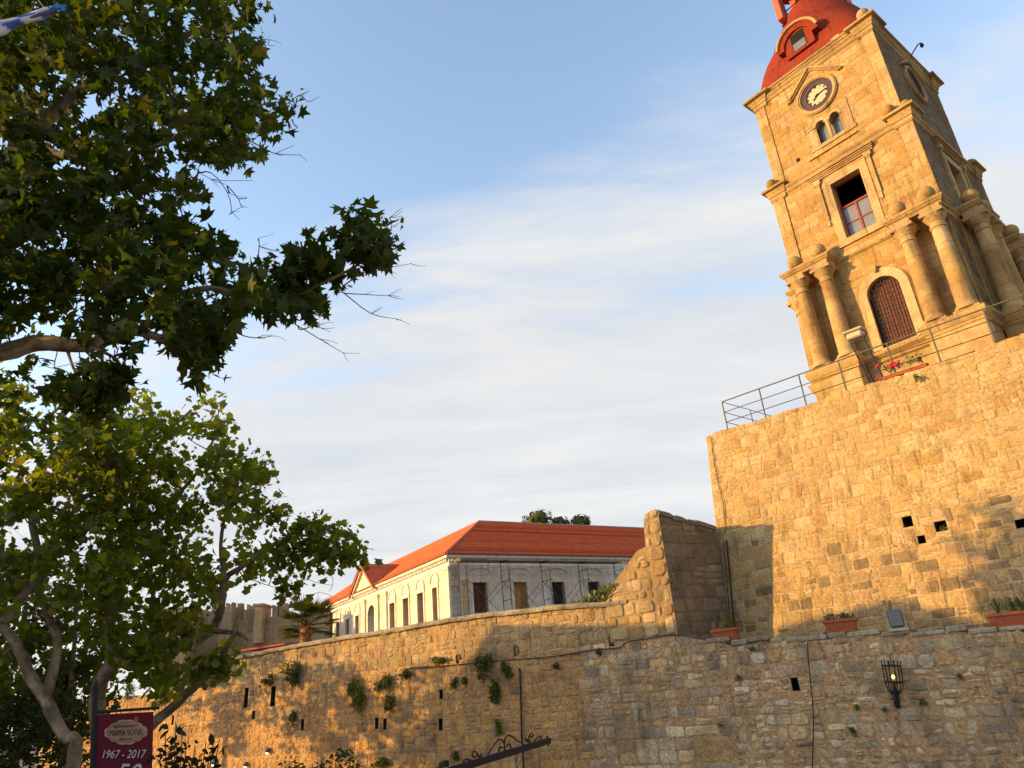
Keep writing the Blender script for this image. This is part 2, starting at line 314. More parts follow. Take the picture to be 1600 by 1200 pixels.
# ---------------------------------------------------------------- masonry
def vmul(c, k): return (c[0]*k, c[1]*k, c[2]*k)
def pick(cols, r, var=0.12):
    c = r.choice(cols); k = 1+r.uniform(-var, var); return (c[0]*k, c[1]*k*(1+r.uniform(-.03, .03)), c[2]*k*(1+r.uniform(-.06, .06)))
class Face:
    def __init__(s, O, U, N, batter=0.0, zref=0.0): s.O = np.array(O, float); s.U = np.array(U, float); s.N = np.array(N, float); s.b = batter; s.zr = zref
    def __call__(s, u, z, w=0.0):
        p = s.O + s.U*u + s.N*(w+s.b*(s.zr-z)); return (p[0], p[1], p[2]+z)
def stone(mb, F, q, w, bev, col, r, cham=0.18, bulge=0.008):
    q = [np.array(p, float) for p in q]; ctr = sum(q)/4; out = []
    for i in range(4):
        p, a, b = q[i], q[i-1], q[(i+1) % 4]; c1 = cham*r.uniform(0.5, 1.5); c2 = cham*r.uniform(0.5, 1.5)
        da = a-p; db = b-p; la = np.linalg.norm(da)+1e-6; lb = np.linalg.norm(db)+1e-6; m = min(la, lb)
        out += [p+da/la*m*c1, p+db/lb*m*c2]
    sz = min(np.linalg.norm(q[1]-q[0]), np.linalg.norm(q[3]-q[0])); k = max(0.4, 1-2.0*bev/max(sz, 1e-3))
    inn = [ctr+(p-ctr)*k for p in out]
    tilt = np.array([r.uniform(-1, 1), r.uniform(-1, 1)])*0.25*w
    vs = [F(p[0], p[1], -0.012) for p in out]
    for p in inn: d = (p-ctr)/max(sz, .05); vs.append(F(p[0], p[1], w+float(d@tilt)+r.uniform(-.15, .15)*w))
    vs.append(F(ctr[0], ctr[1], w+bulge*r.uniform(0, 2)))
    fs = []
    for i in range(8): j = (i+1) % 8; fs += [(i, j, 8+j, 8+i), (8+i, 8+j, 16)]
    mb.add(vs, fs, col)
def masonry(mb, F, u0, u1, z0, z1, ch, cl, r, colf, gap=0.012, depth=0.02, bev=0.015, jit=0.02, holes=(), ztop=None, split=0.0, hj=0.25, slope=0.0, cham=0.12, skip=None):
    z = z0
    while z < z1-1e-3:
        h = ch*(1+r.uniform(-hj, hj))
        if z1-z-h < 0.45*ch: h = z1-z
        iv = [(u0, u1)]
        for (a, b, c, d) in holes:
            if d <= z+0.02 or c >= z+h-0.02: continue
            nv = []
            for (x, y) in iv:
                if b <= x or a >= y: nv.append((x, y)); continue
                if a > x: nv.append((x, a))
                if b < y: nv.append((b, y))
            iv = nv
        for (a, b) in iv:
            u = a
            first = True
            while u < b-1e-3:
                l = cl*(1+r.uniform(-0.45, 0.55))
                if first: l *= r.uniform(0.45, 1.0); first = False
                if b-u-l < 0.4*cl: l = b-u
                parts = [(u, u+l, z, z+h)]
                if split and r.random() < split and h > 0.16:
                    k = r.uniform(0.4, 0.6); 
                    if r.random() < 0.5 and l > 0.3: parts = [(u, u+l*k, z, z+h*r.uniform(.45,.6)), ]; zz = parts[0][3]; parts += [(u, u+l*k, zz, z+h), (u+l*k, u+l, z, z+h)]
                    else: parts = [(u, u+l, z, z+h*k), (u, u+l, z+h*k, z+h)]
                for (x0, x1, y0, y1) in parts:
                    sl = slope*((x0+x1)/2)
                    if ztop is not None:
                        zt = ztop((x0+x1)/2)-sl
                        if y0 > zt-0.05: continue
                        ya, yb = min(y1, max(y0+.03, ztop(x0)-sl)), min(y1, max(y0+.03, ztop(x1)-sl))
                    else: ya = yb = y1
                    g = gap/2; J = lambda: r.uniform(-jit, jit)
                    if skip and skip((x0+x1)/2, (y0+y1)/2+sl): continue
                    q = [(x0+g+max(-g, J()), y0+g+J()+sl), (x1-g+min(g, J()), y0+g+J()+sl), (x1-g+min(g, J()), yb-g+J()+sl), (x0+g+max(-g, J()), ya-g+J()+sl)]
                    stone(mb, F, q, depth*r.uniform(0.5, 1.5), bev, colf(r, (x0+x1)/2, (y0+y1)/2), r, cham)
                u += l
        z += h
def backing(mb, F, u0, u1, z0, z1, holes, col, ztop=None, step=1.0, deep=0.45, hcol=(0.05, 0.04, 0.03), noback=False, topback=0.0):
    us = sorted(set([u0, u1]+[h[0] for h in holes]+[h[1] for h in holes]+[u0+step*i for i in range(1, int((u1-u0)/step)+1) if u0+step*i < u1-0.01]))
    for a, b in zip(us[:-1], us[1:]):
        if b-a < 1e-5: continue
        hs = sorted([(h[2], h[3]) for h in holes if h[0] < b-1e-5 and h[1] > a+1e-5]); za = z0
        segs = []
        for (c, d) in hs:
            if c > za: segs.append((za, za, c, c))
            za = max(za, d)
        ta = ztop(a) if ztop else z1; tb = ztop(b) if ztop else z1
        if min(ta, tb) > za: segs.append((za, za, tb, ta))
        for (p, q, s_, t) in segs: mb.add([F(a, p), F(b, q), F(b, s_), F(a, t)], [(0, 1, 2, 3)], col)
        if topback: mb.add([F(a, ta), F(b, tb), F(b, tb, -topback), F(a, ta, -topback)], [(0, 1, 2, 3)], col)
    for (a, b, c, d) in holes:
        P = [F(a, c), F(b, c), F(b, d), F(a, d), F(a, c, -deep), F(b, c, -deep), F(b, d, -deep), F(a, d, -deep)]
        fs = [(0, 4, 5, 1), (1, 5, 6, 2), (2, 6, 7, 3), (3, 7, 4, 0)]
        if not noback: fs.append((4, 7, 6, 5))
        mb.add(P, fs, hcol)

# ---------------------------------------------------------------- ground and terrain
g = MB(); g.add([(-2500,-600,0),(2500,-600,0),(2500,3500,0),(-2500,3500,0)], [(0,1,2,3)]); tag(g.build('ground', M_GROUND), kind='structure')

# walls: the long rampart plane, the tall terrace wall, the tower
K = 1.25
RA = Frame(3.923, 23.125, math.radians(-30.0), -4.0)
TW = Frame(6.8481, 25.1705, math.radians(-42.3997), -4.0)
ZT = 7.85; BT = 0.17                                   # top and batter of the tall wall
TO = Frame(17.53335, 28.08555, -0.86223, 7.75)
MA = Frame(-5.0253, 46.9654, 0.57397, 1.2)
RB = 0.0

# ---------------------------------------------------------------- clock tower
def tower():
    T = TO.empty('clock_tower'); dz = -7.75
    tag(T, 'tall square sandstone clock tower with red dome, leaning in the upper right', 'clock tower')
    TC = [(.50,.35,.17),(.52,.37,.19),(.48,.33,.155),(.46,.30,.125),(.54,.40,.22),(.50,.345,.165),(.45,.285,.115),(.56,.43,.26)]
    colf = lambda r, u, z: pick(TC, r, 0.06)
    QC = [(.54,.40,.22),(.50,.36,.18),(.56,.43,.26),(.48,.33,.15)]
    qcol = lambda r, u, z: pick(QC, r, 0.08)
    BK = 3.776
    DC = [(.19,.142,.098),(.23,.17,.115),(.16,.12,.085),(.21,.155,.105)]     # grey-brown weathered side, its shade deepened in the stone colour
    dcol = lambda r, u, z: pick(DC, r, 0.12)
    def storey(name, h, z0, z1, pil, rec, fh, rh, ch=0.36, cl=0.62):
        mb = MB(); r = random.Random(hash(name) % 1000 if False else len(name)*7+int(z0))
        hb = BK+(h-3.0)
        def side(F, L, holes, pw, colf=colf, qcol=qcol):
            # pilaster strips at both ends, recessed field between
            Fr = Face(F.O-F.N*rec, F.U, F.N)
            backing(mb, Fr, pw, L-pw, z0, z1, holes, (.44,.32,.17), deep=0.5, noback=True)
            masonry(mb, Fr, pw, L-pw, z0, z1, ch, cl, r, colf, 0.010, 0.008, 0.012, 0.008, holes, cham=0.07)
            for (a, b) in ((0, pw), (L-pw, L)):
                if pw <= 0: continue
                backing(mb, F, a, b, z0, z1, [], (.46,.34,.19))
                masonry(mb, F, a, b, z0, z1, 0.46, 0.5, r, qcol, 0.010, 0.007, 0.012, 0.006, (), cham=0.06)
                e = b if a == 0 else a
                P = [F(e, z0), F(e, z1), F(e, z1, -rec), F(e, z0, -rec)]; mb.add(P, [(0,1,2,3)], (.46,.34,.19))
        side(Face((-h, -h, 0), (1,0,0), (0,-1,0)), 2*h, [(a+h, b+h, c, d) for a,b,c,d in fh], pil)
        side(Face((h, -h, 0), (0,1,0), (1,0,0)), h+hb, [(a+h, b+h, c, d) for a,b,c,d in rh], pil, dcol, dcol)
        side(Face((-h, hb, 0), (0,-1,0), (-1,0,0)), h+hb, [], pil)
        mb.add([(-h,hb,z0),(h,hb,z0),(h,hb,z1),(-h,hb,z1)], [(1,0,3,2)], (.46,.34,.19))
        mb.add([(-h+rec,-h+rec,z1),(h-rec,-h+rec,z1),(h-rec,hb-rec,z1),(-h+rec,hb-rec,z1)], [(0,1,2,3)], (.46,.34,.19))
        return mb.build(name, M_TOWER, T, dz), hb
    c0 = 0.39
    # --- lower storey
    hl = 3.26
    lower, hbl = storey('lower_storey', hl, 10.55, 15.45, 0.0, 0.0, [(-0.46, 0.90, 11.05, 14.0)], [(-0.1+.2, 1.5, 11.2, 13.9)])
    pl = MB(); r = random.Random(5)
    Fp = Face((-3.3, -3.3, 0), (1,0,0), (0,-1,0))
    for F, L in ((Fp, 6.6), (Face((3.3,-3.3,0),(0,1,0),(1,0,0)), 3.3+hbl+.04), (Face((-3.3,hbl+.04,0),(0,-1,0),(-1,0,0)), 3.34+hbl)):
        backing(pl, F, 0, L, 7.6, 10.55, [], (.46,.34,.19)); masonry(pl, F, 0, L, 7.6, 10.55, 0.42, 0.8, r, qcol, 0.01, 0.008, 0.012, 0.006, cham=0.06)
    pl.ring([(0.02,10.50),(0.10,10.55),(0.12,10.70),(0.26,10.82),(0.26,10.94),(0.02,10.98)], -3.3, 3.3, -3.3, hbl+.04, (.50,.36,.19))
    pl.build('plinth', M_TRIM, T, dz)
    PED = [(-3.42,-1.12,-4.17,-3.2),(1.22,3.50,-4.17,-3.2),(3.2,4.17,-2.5,-0.25),(3.2,4.17,1.85,4.1),(-4.17,-3.2,-2.5,-0.25),(-4.17,-3.2,1.85,4.1)]
    COLS = [[(-2.74,-3.80),(-1.62,-3.80)],[(1.80,-3.80),(2.92,-3.80)],[(3.82,-2.02),(3.82,-0.75)],[(3.82,2.35),(3.82,3.55)],[(-3.82,-2.02),(-3.82,-0.75)],[(-3.82,2.35),(-3.82,3.55)]]
    for (u0,u1,v0,v1), cs in zip(PED, COLS):
        pd = MB((.52,.38,.20)); i = 0.17; r = random.Random(int(u0*10+v0*7))
        bu0 = u0+i if u0 > -3.3 or abs(v0) > 3.3 else u0+i; 
        ring_b = (u0+i, u1-i, v0+i, v1-i)
        for F, L in ((Face((u0+i,v0+i,0),(1,0,0),(0,-1,0)), u1-u0-2*i), (Face((u1-i,v0+i,0),(0,1,0),(1,0,0)), v1-v0-2*i), (Face((u0+i,v1-i,0),(0,-1,0),(-1,0,0)), v1-v0-2*i)):
            backing(pd, F, 0, L, 7.6, 10.55, [], (.46,.34,.19)); masonry(pd, F, 0, L, 7.6, 10.5, 0.44, 0.85, r, qcol, 0.009, 0.008, 0.012, 0.006, cham=0.05)
        pd.ring([(0.01,10.48),(0.05,10.52),(0.05,10.60),(0.09,10.64),(0.15,10.78),(0.17,10.86),(0.17,10.97),(0.13,11.0),(0.0,11.03)], *ring_b, (.50,.36,.18))
        pdo = pd.build('pedestal', M_TRIM, T, dz)
        for (cu, cv) in cs:
            cb = MB((.52,.38,.21))
            shaft = [(0.335+0.0*k, 11.30) if k == 0 else (0.335-0.075*(k/16.0)**1.6, 11.30+3.25*k/16.0) for k in range(17)]
            n = 22; vs = []; fs = []
            for k, (rr, z) in enumerate(shaft):
                for a in range(n): w = 2*math.pi*a/n; q = rr*(1+rng.uniform(-.012, .012)); vs.append((cu+q*math.cos(w), cv+q*math.sin(w), z))
            for k in range(16):
                for a in range(n): fs.append((k*n+a, k*n+(a+1)%n, (k+1)*n+(a+1)%n, (k+1)*n+a))
            base = cb.add(vs, fs)
            for k in range(17):          # drum-by-drum stone colour
                cc = pick(QC, random.Random(int(cu*100)+k//4), 0.10)
                for a in range(n): cb.c[base+k*n+a] = cc
            for zz in (12.1, 12.95, 13.8): cb.lathe([(0.322-0.0235*(zz-12.1), zz-.008), (0.338-0.0235*(zz-12.1), zz), (0.322-0.0235*(zz-12.1), zz+.008)], cu, cv, 22, (.25,.16,.07), cap=False)
            col = cb.build('column', M_TRIM, T, dz, smooth=True)
            b2 = MB((.54,.40,.23)); b2.box(cu-.44, cu+.44, cv-.34 if abs(cv+3.8) < .1 else cv-.44, cv+.44, 11.0, 11.07)
            b2.lathe([(0.45,11.07),(0.46,11.13),(0.43,11.19),(0.38,11.21),(0.375,11.24),(0.36,11.27),(0.345,11.30),(0.335,11.33)], cu, cv, 24)
            b2.build('column_base', M_TRIM, col, dz, smooth=False)
            b3 = MB((.54,.40,.23)); b3.lathe([(0.26,14.52),(0.30,14.54),(0.31,14.58),(0.30,14.62),(0.265,14.64),(0.265,14.78),(0.30,14.82),(0.31,14.86),(0.37,14.95),(0.42,15.05),(0.44,15.10)], cu, cv, 24)
            b3.box(cu-.43, cu+.43, cv-.40, cv+.43, 15.08, 15.20); b3.box(cu-.37, cu+.37, cv-.36, cv+.40, 15.20, 15.42)
            b3.build('column_capital', M_TRIM, col, dz)
        en = MB((.50,.36,.19)); en.ring([(0.0,15.40),(0.02,15.44),(0.04,15.50),(0.10,15.55),(0.12,15.60),(0.16,15.64),(0.17,15.72),(0.13,15.76),(0.0,15.79)], u0+.17, u1-.17, v0+.17, v1-.1 if abs(v0+4.17) < .01 else v1-.17)
        eo = en.build('entablature', M_TRIM, T, dz)
        for (cu, cv) in cs:
            bl = MB((.50,.36,.18)); bl.lathe([(0.16,15.76),(0.20,15.80),(0.14,15.88)], cu, cv, 14, (.52,.38,.2)); bl.ball((cu, cv, 16.12), 0.32)
            bl.build('stone_ball', M_TRIM, eo, dz, smooth=True)
        pi = MB((.46,.33,.16))                 # pilasters on the wall behind each column
        for (cu, cv) in cs:
            if abs(cv+3.8) < .1: pi.box(cu-.3, cu+.3, -3.33, -3.24, 11.0, 15.4)
            elif cu > 0: pi.box(3.24, 3.33, cv-.3, cv+.3, 11.0, 15.4)
            else: pi.box(-3.33, -3.24, cv-.3, cv+.3, 11.0, 15.4)
        pi.build('wall_pilaster', M_TRIM, T, dz)
    # string course over the door
    st = MB((.50,.36,.18)); st.ring([(0.0,15.22),(0.03,15.26),(0.05,15.36),(0.13,15.44),(0.14,15.52),(0.0,15.56)], -hl, hl, -hl, hbl); st.build('string_course', M_TRIM, T, dz)
    # arched door
    def arch_pts(uc, rr, zs, n=18, a0=0, a1=math.pi): return [(uc+rr*math.cos(a0+(a1-a0)*k/n), zs+rr*math.sin(a0+(a1-a0)*k/n)) for k in range(n+1)]
    def arch_band(mb, uc, ri, ro, zs, zb, v0, v1, col, voussoir=None, legs=True):
        n = 18
        for k in range(n):
            a, b = math.pi*k/n, math.pi*(k+1)/n
            c = col if not voussoir else pick(voussoir, random.Random(int(k/2)+3), .06)
            q = [(uc+ri*math.cos(a), zs+ri*math.sin(a)), (uc+ro*math.cos(a), zs+ro*math.sin(a)), (uc+ro*math.cos(b), zs+ro*math.sin(b)), (uc+ri*math.cos(b), zs+ri*math.sin(b))]
            mb.prism(q, lambda u, z, d: (u, d, z), v0, v1, c)
        if legs:
            for s in (-1, 1):
                x0, x1 = sorted((uc+s*ri, uc+s*ro)); nb = max(1, int((zs-zb)/0.5))
                for k in range(nb): mb.box(x0, x1, v0, v1, zb+(zs-zb)*k/nb, zb+(zs-zb)*(k+1)/nb-.004, col if not voussoir else pick(voussoir, random.Random(k+s), .06))
    def arch_fill(mb, u0, u1, z0, z1, opens, v0, v1, col):   # plate with arched openings (uc, r, zs)
        n = 48
        def top(u):
            for uc, rr, zs in opens:
                if abs(u-uc) < rr: return zs+math.sqrt(rr*rr-(u-uc)**2)
            return z0
        us = sorted(set([u0+(u1-u0)*k/n for k in range(n+1)]+[uc+s*rr*0.9999 for uc, rr, zs in opens for s in (-1, 1)]+[uc+s*rr for uc, rr, zs in opens for s in (-1, 1)]))
        us = [x for x in us if u0-1e-6 <= x <= u1+1e-6]
        for a, b in zip(us[:-1], us[1:]):
            ta, tb = top(a), top(b)
            if a in [uc+s*rr for uc, rr, zs in opens for s in (-1,1)] : ta = top(a+1e-5) if any(abs((a+b)/2-uc) < rr for uc, rr, zs in opens) else z0
            if b in [uc+s*rr for uc, rr, zs in opens for s in (-1,1)] : tb = top(b-1e-5) if any(abs((a+b)/2-uc) < rr for uc, rr, zs in opens) else z0
            mb.add([(a,v0,ta),(b,v0,tb),(b,v0,z1),(a,v0,z1),(a,v1,ta),(b,v1,tb),(b,v1,z1),(a,v1,z1)], [(0,1,2,3),(4,7,6,5),(0,4,5,1)], col)
    uc = 0.22; ri = 0.655; zs = 13.33
    sr_ = MB((.58,.45,.28)); PALE = [(.60,.48,.32),(.56,.43,.26),(.62,.50,.34)]
    arch_fill(sr_, -.62, 1.06, 11.05, 14.12, [(uc, ri, zs)], -3.275, -2.95, (.50,.37,.2))
    arch_band(sr_, uc, ri, ri+.36, zs, 11.05, -3.36, -3.22, (.58,.45,.28), PALE)
    arch_band(sr_, uc, ri+.36, ri+.42, zs, 11.05, -3.31, -3.25, (.36,.25,.12))
    sr_.box(uc-.72, uc+.72, -3.38, -3.0, 10.96, 11.06, (.58,.45,.28))
    so = sr_.build('door_surround', M_TRIM, T, dz)
    br = MB((.5,.37,.2)); br.box(0.12, 0.26, -3.48, -3.3, 14.32, 14.52); br.box(.15,.23,-3.5,-3.3,14.22,14.32); br.build('corbel', M_TRIM, so, dz)
    dr = MB()
    for k in range(7): dr.box(uc-ri+k*2*ri/7+.004, uc-ri+(k+1)*2*ri/7-.004, -2.98, -2.93, 11.06, 14.0)
    do = dr.build('door', M_DOOR, T, dz)
    gr = MB()
    for k in range(1, 11):
        u = uc-ri+k*2*ri/11; zt = zs+math.sqrt(max(0, ri*ri-(u-uc)**2)); gr.box(u-.014, u+.014, -3.16, -3.13, 11.06, zt)
    for k in range(14):
        z = 11.2+k*0.2; hw = ri if z < zs else math.sqrt(max(0.0, ri*ri-(z-zs)**2))
        if hw > .1: gr.box(uc-hw, uc+hw, -3.175, -3.162, z-.013, z+.013)
    gr.build('iron_grille', M_IRON, do, dz)
    # --- middle storey
    hm = 3.24
    mid, hbm = storey('middle_storey', hm, 15.45, 20.25, 0.56, 0.06, [(-0.58, 0.78, 16.36, 19.16)], [(-0.4, 1.1, 16.4, 19.2)])
    def big_window(F3, us, zb, zt, w):   # F3(u,z,d): d = outwards from the recessed face
        u0, u1 = us; fr = MB((.58,.45,.28)); P = lambda mb, a, b, c, d, e, f, col=None: mb.add([F3(x, z, y) for (x, z, y) in ((a,c,f),(b,c,f),(b,c,e),(a,c,e),(a,d,f),(b,d,f),(b,d,e),(a,d,e))], [(3,2,1,0),(4,5,6,7),(0,1,5,4),(1,2,6,5),(2,3,7,6),(3,0,4,7)], col)
        P(fr, u0-.33, u0, zb-.02, zt, -.3, .045); P(fr, u1, u1+.33, zb-.02, zt, -.3, .045); P(fr, u0-.33, u1+.33, zt, zt+.34, -.3, .05)
        P(fr, u0-.36, u1+.36, zb-.26, zb-.02, -.3, .06, (.55,.42,.25)); P(fr, u0-.4, u1+.4, zb-.34, zb-.27, -.3, .10)
        for k, (p, h) in enumerate(((.08,.07),(.13,.06),(.18,.05),(.24,.08))): P(fr, u0-.72-p*.5, u1+.72+p*.5, zt+.50+k*.075, zt+.50+k*.075+h+.006, -.2, p, (.50,.36,.19) if k % 2 else (.55,.41,.24))
        for x in (u0-.50, u1+.50):
            P(fr, x-.07, x+.07, zb+1.2, zt+.2, -.1, .10, (.55,.42,.25)); P(fr, x-.10, x+.10, zt+.2, zt+.27, -.1, .13); P(fr, x-.16, x+.16, zt+.27, zt+.5, -.1, .16); P(fr, x-.05, x+.05, zb+.9, zb+1.2, -.1, .07)
        fo = fr.build('window_surround', M_TRIM, T, dz)
        sh = MB(); m = zb+(zt-zb)*.56; e = 0.05
        P(sh, u0, u0+e*1.2, zb, zt, -.36, -.28); P(sh, u1-e*1.2, u1, zb, zt, -.36, -.28); P(sh, u0, u1, zt-e, zt, -.36, -.28); P(sh, u0, u1, m, m+e*1.6, -.37, -.26); P(sh, u0, u1, zb, zb+e, -.36, -.28)
        um = (u0+u1)/2; P(sh, um-e*.9, um+e*.9, zb, m, -.355, -.27); z2 = zb+(m-zb)*.5; P(sh, u0, u1, z2-e*.45, z2+e*.45, -.345, -.29)
        wo = sh.build('window_frame', M_FRAME, T, dz)
        gl = MB(); P(gl, u0+e, u1-e, zb+e*.5, m+e*.5, -.335, -.325); gl.build('pane', M_GLASS, wo, dz)
        return fo
    Ff = lambda u, z, d: (u, -(hm-.06)-d, z); Fr_ = lambda u, z, d: ((hm-.06)+d, u, z)
    big_window(Ff, (-.56, .76), 16.38, 19.15, 0); big_window(Fr_, (-.38, 1.08), 16.42, 19.18, 0)
    # --- cornice 2 with broken-out corner piers
    def cornice(name, h, hb, zb, zt, pj, pw, zl, parent=T):
        c = MB((.50,.36,.19))
        c.ring([(-.03,zb+.1),(0.02,zb+.16),(0.03,zb+.28),(0.09,zb+.36),(0.10,zb+.46),(0.02,zb+.5),(-.05,zb+.52)], -h, h, -h, hb)
        for (a0, a1) in ((-h, -h+pw), (h-pw, h)):
            for (b0, b1) in ((-h, -h+pw), (hb-pw, hb)):
                c.ring([(-.02,zb-.02),(0.04,zb),(0.04,zb+.06),(0.06,zb+.07),(0.06,zl),(0.10,zl+.02),(0.11,zl+.12),(pj*.45,zl+.2),(pj*.55,zl+.3),(pj*.62,zl+.32),(pj*.92,zt-.12),(pj,zt-.10),(pj,zt-.01),(pj-.05,zt+.03),(-.1,zt+.07)], a0, a1, b0, b1, (.52,.38,.20))
        o = c.build(name, M_TRIM, parent, dz)
        return o
    co2 = cornice('middle_cornice', hm, hbm, 19.86, 20.55, 0.30, 0.66, 20.10)
    hu = 3.0
    for (u, v, rr) in ((-3.1,-3.15,.25),(2.55,-3.2,.25),(3.15,-2.95,.22),(3.15,3.9,.25),(-3.15,3.9,.25)):
        bl = MB((.44,.27,.10)); bl.lathe([(.13,20.55),(.17,20.60),(.10,20.68)], u, v, 12); bl.ball((u, v, 20.66+rr), rr)
        bl.build('stone_ball', M_TRIM, co2, dz, smooth=True)
    # --- upper storey with clock
    cu, cz = -0.02, 24.03
    up, hbu = storey('upper_storey', hu, 20.3, 25.9, 0.50, 0.05, [(-.55, .66, 21.4, 22.85), (cu-.6, cu+.6, cz-.6, cz+.6)], [])
    co3 = cornice('upper_cornice', hu, hbu, 25.30, 25.98, 0.36, 0.62, 25.52)
    tc_ = MB((.55,.42,.25)); tc_.ring([(-.1,25.78),(.08,25.82),(.13,25.90),(.20,25.94),(.21,26.0),(.10,26.04),(-.4,26.06)], -hu, hu, -hu, hbu); tc_.build('cornice_top', M_TRIM, co3, dz)
    for (u, v, rr) in ((2.85,-2.95,.27),(2.95,3.7,.25),(-2.9,3.7,.25)):
        bl = MB((.55,.42,.26)); bl.lathe([(.13,25.98),(.17,26.04),(.10,26.12)], u, v, 12); bl.ball((u, v, 26.1+rr), rr)
        bl.build('stone_ball', M_TRIM, co3, dz, smooth=True)
    for q in ((1.35, 1.75, -3.2, -2.9, 26.0, 26.12), (-3.2,-3.0,-3.2,-3.0,26.0,26.16)):
        bl = MB((.55,.42,.26)); bl.box(*q); bl.build('broken_finial', M_TRIM, co3, dz)
    gx = MB(); P0 = (3.35, 0.9, 26.0)
    gx.tube([(3.0,.9,25.8),(3.25,.85,26.0),(3.6,.8,26.22),(3.75,.8,26.2)], .03, 6); gx.lathe([(.03,26.2),(.05,26.15),(.09,26.05),(.09,26.02)], 3.73, .8, 10); gx.lathe([(.06,26.02),(.05,25.94)],3.73,.8,10)
    gx.build('goose_neck_lamp', M_IRON, T, dz)
    def clock(F0, big, face_m, rim_m, hands):
        F3 = lambda a, b, d: F0(a*1.13, b*1.13, d)
        hands = [(x/1.13, y/1.13, w) for x, y, w in hands]
        root = MB((.54,.40,.23)); n = 40
        def annulus(mb, r0, r1, d0, d1, col=None):
            vs = []; fs = []
            for k in range(n):
                a = 2*math.pi*k/n; c, s_ = math.cos(a), math.sin(a)
                vs += [F3(r0*c, r0*s_, d0), F3(r1*c, r1*s_, d0), F3(r1*c, r1*s_, d1), F3(r0*c, r0*s_, d1)]
            for k in range(n):
                j = (k+1) % n
                for q in range(4): fs.append((k*4+q, j*4+q, j*4+(q+1)%4, k*4+(q+1)%4))
            mb.add(vs, fs, col)
        annulus(root, .70, .86, -.04, .10); annulus(root, .76, .82, .09, .14, (.58,.44,.27))
        ro = root.build('clock_ring', M_TRIM, T, dz)
        rm = MB(); annulus(rm, .46, .705, -.10, .03); annulus(rm, .62, .70, .02, .05); annulus(rm, .455, .50, -.02, .045); rm.build('dial_rim', rim_m, ro, dz)
        fc = MB(); vs = [F3(.5*math.cos(2*math.pi*k/n), .5*math.sin(2*math.pi*k/n), -.02) for k in range(n)]; fc.add(vs, [tuple(range(n))]); fo = fc.build('clock_face', face_m, ro, dz)
        def bar(mb, x0, y0, x1, y1, w, d):
            dx, dy = x1-x0, y1-y0; l = math.hypot(dx, dy); nx, ny = -dy/l*w/2, dx/l*w/2
            mb.prism([(x0+nx,y0+ny),(x1+nx*.5,y1+ny*.5),(x1-nx*.5,y1-ny*.5),(x0-nx,y0-ny)], F3, d, d+.012)
        ROM = ['XII','I','II','III','IIII','V','VI','VII','VIII','IX','X','XI']
        for k in range(12):
            nm = MB(); a = math.pi/2-k*math.pi/6; s_ = ROM[k]; wtot = len(s_)*.024
            er = (math.cos(a), math.sin(a)); et = (math.sin(a), -math.cos(a))
            for i, chx in enumerate(s_):
                off = -wtot/2+(i+.5)*.024*1.15
                def pt(t, rr): return (er[0]*rr+et[0]*(off+t), er[1]*rr+et[1]*(off+t))
                if chx == 'I': seg = [((0,.36),(0,.45))]
                elif chx == 'V': seg = [((-.012,.45),(0,.36)),((.012,.45),(0,.36))]
                else: seg = [((-.013,.45),(.013,.36)),((.013,.45),(-.013,.36))]
                for (p, q) in seg: A, B = pt(*p), pt(*q); bar(nm, A[0], A[1], B[0], B[1], .024, -.018)
            nm.build('numeral', M_BLK, fo, dz)
        hd = MB()
        for (x, y, w) in hands: bar(hd, -x*.22, -y*.22, x, y, w, .0)
        c6 = [(.045*math.cos(k*math.pi/6), .045*math.sin(k*math.pi/6)) for k in range(12)]; hd.prism(c6, F3, 0, .03)
        hd.build('clock_hands', M_BLK, fo, dz)
    vf = -(hu-.05)
    hp = []
    for (px, py, w) in ((1290.5, 137, .06), (1271, 158, .085)):
        q = TO.loc(px, py, v=vf); hp.append((q[0]-cu, q[2]-cz, w))
    clock(lambda a, b, d: (cu+a, vf-d, cz+b), True, M_CLK, M_CLKR, hp)
    clock(lambda a, b, d: ((hu-.05)+d, 0.35+a, 24.0+b), False, M_CLKW, M_BLK, hp)
    gb = MB((.54,.40,.23))
    for (a, b) in (((-1.27,24.62),(-.06,25.62)), ((1.25,24.60),(.06,25.62))):
        dx, dz_ = b[0]-a[0], b[1]-a[1]; l = math.hypot(dx, dz_); nx, nz = -dz_/l*.05, dx/l*.05
        for (o, d1) in ((0, .16), (.09, .09)):
            s_ = -1 if dx > 0 else 1
            q = [(a[0]+nx+s_*0*o, a[1]+nz-o), (b[0]+nx, b[1]+nz-o), (b[0]-nx, b[1]-nz-o), (a[0]-nx, a[1]-nz-o)]
            gb.prism(q, lambda u, z, d: (u, d, z), vf+.02, vf-d1)
    gb.box(-1.36,-1.18,vf-.13,vf+.02,24.5,24.62); gb.box(1.16,1.34,vf-.13,vf+.02,24.48,24.60)
    gb.build('clock_pediment', M_TRIM, T, dz)
    gb = MB((.48,.35,.19)); Fy = 0.35
    for (a, b) in (((-1.2+Fy,24.62),(-.06+Fy,25.4)), ((1.2+Fy,24.60),(.06+Fy,25.4))):
        gb.prism([(a[0],a[1]),(b[0],b[1]),(b[0],b[1]-.12),(a[0],a[1]-.12)], lambda u, z, d: (d, u, z), hu-.07, hu+.12)
    gb.build('clock_pediment', M_TRIM, T, dz)
    # twin arched window
    bf = MB((.52,.37,.20)); op = [(-.27, .225, 22.42), (.40, .225, 22.40)]
    arch_fill(bf, -.56, .68, 21.45, 22.87, op, vf-.02, vf+.3, (.50,.35,.18))
    for (x, rr, z) in op: arch_band(bf, x, rr, rr+.13, z, 21.5, vf-.07, vf-.01, (.54,.40,.22), PALE, legs=False)
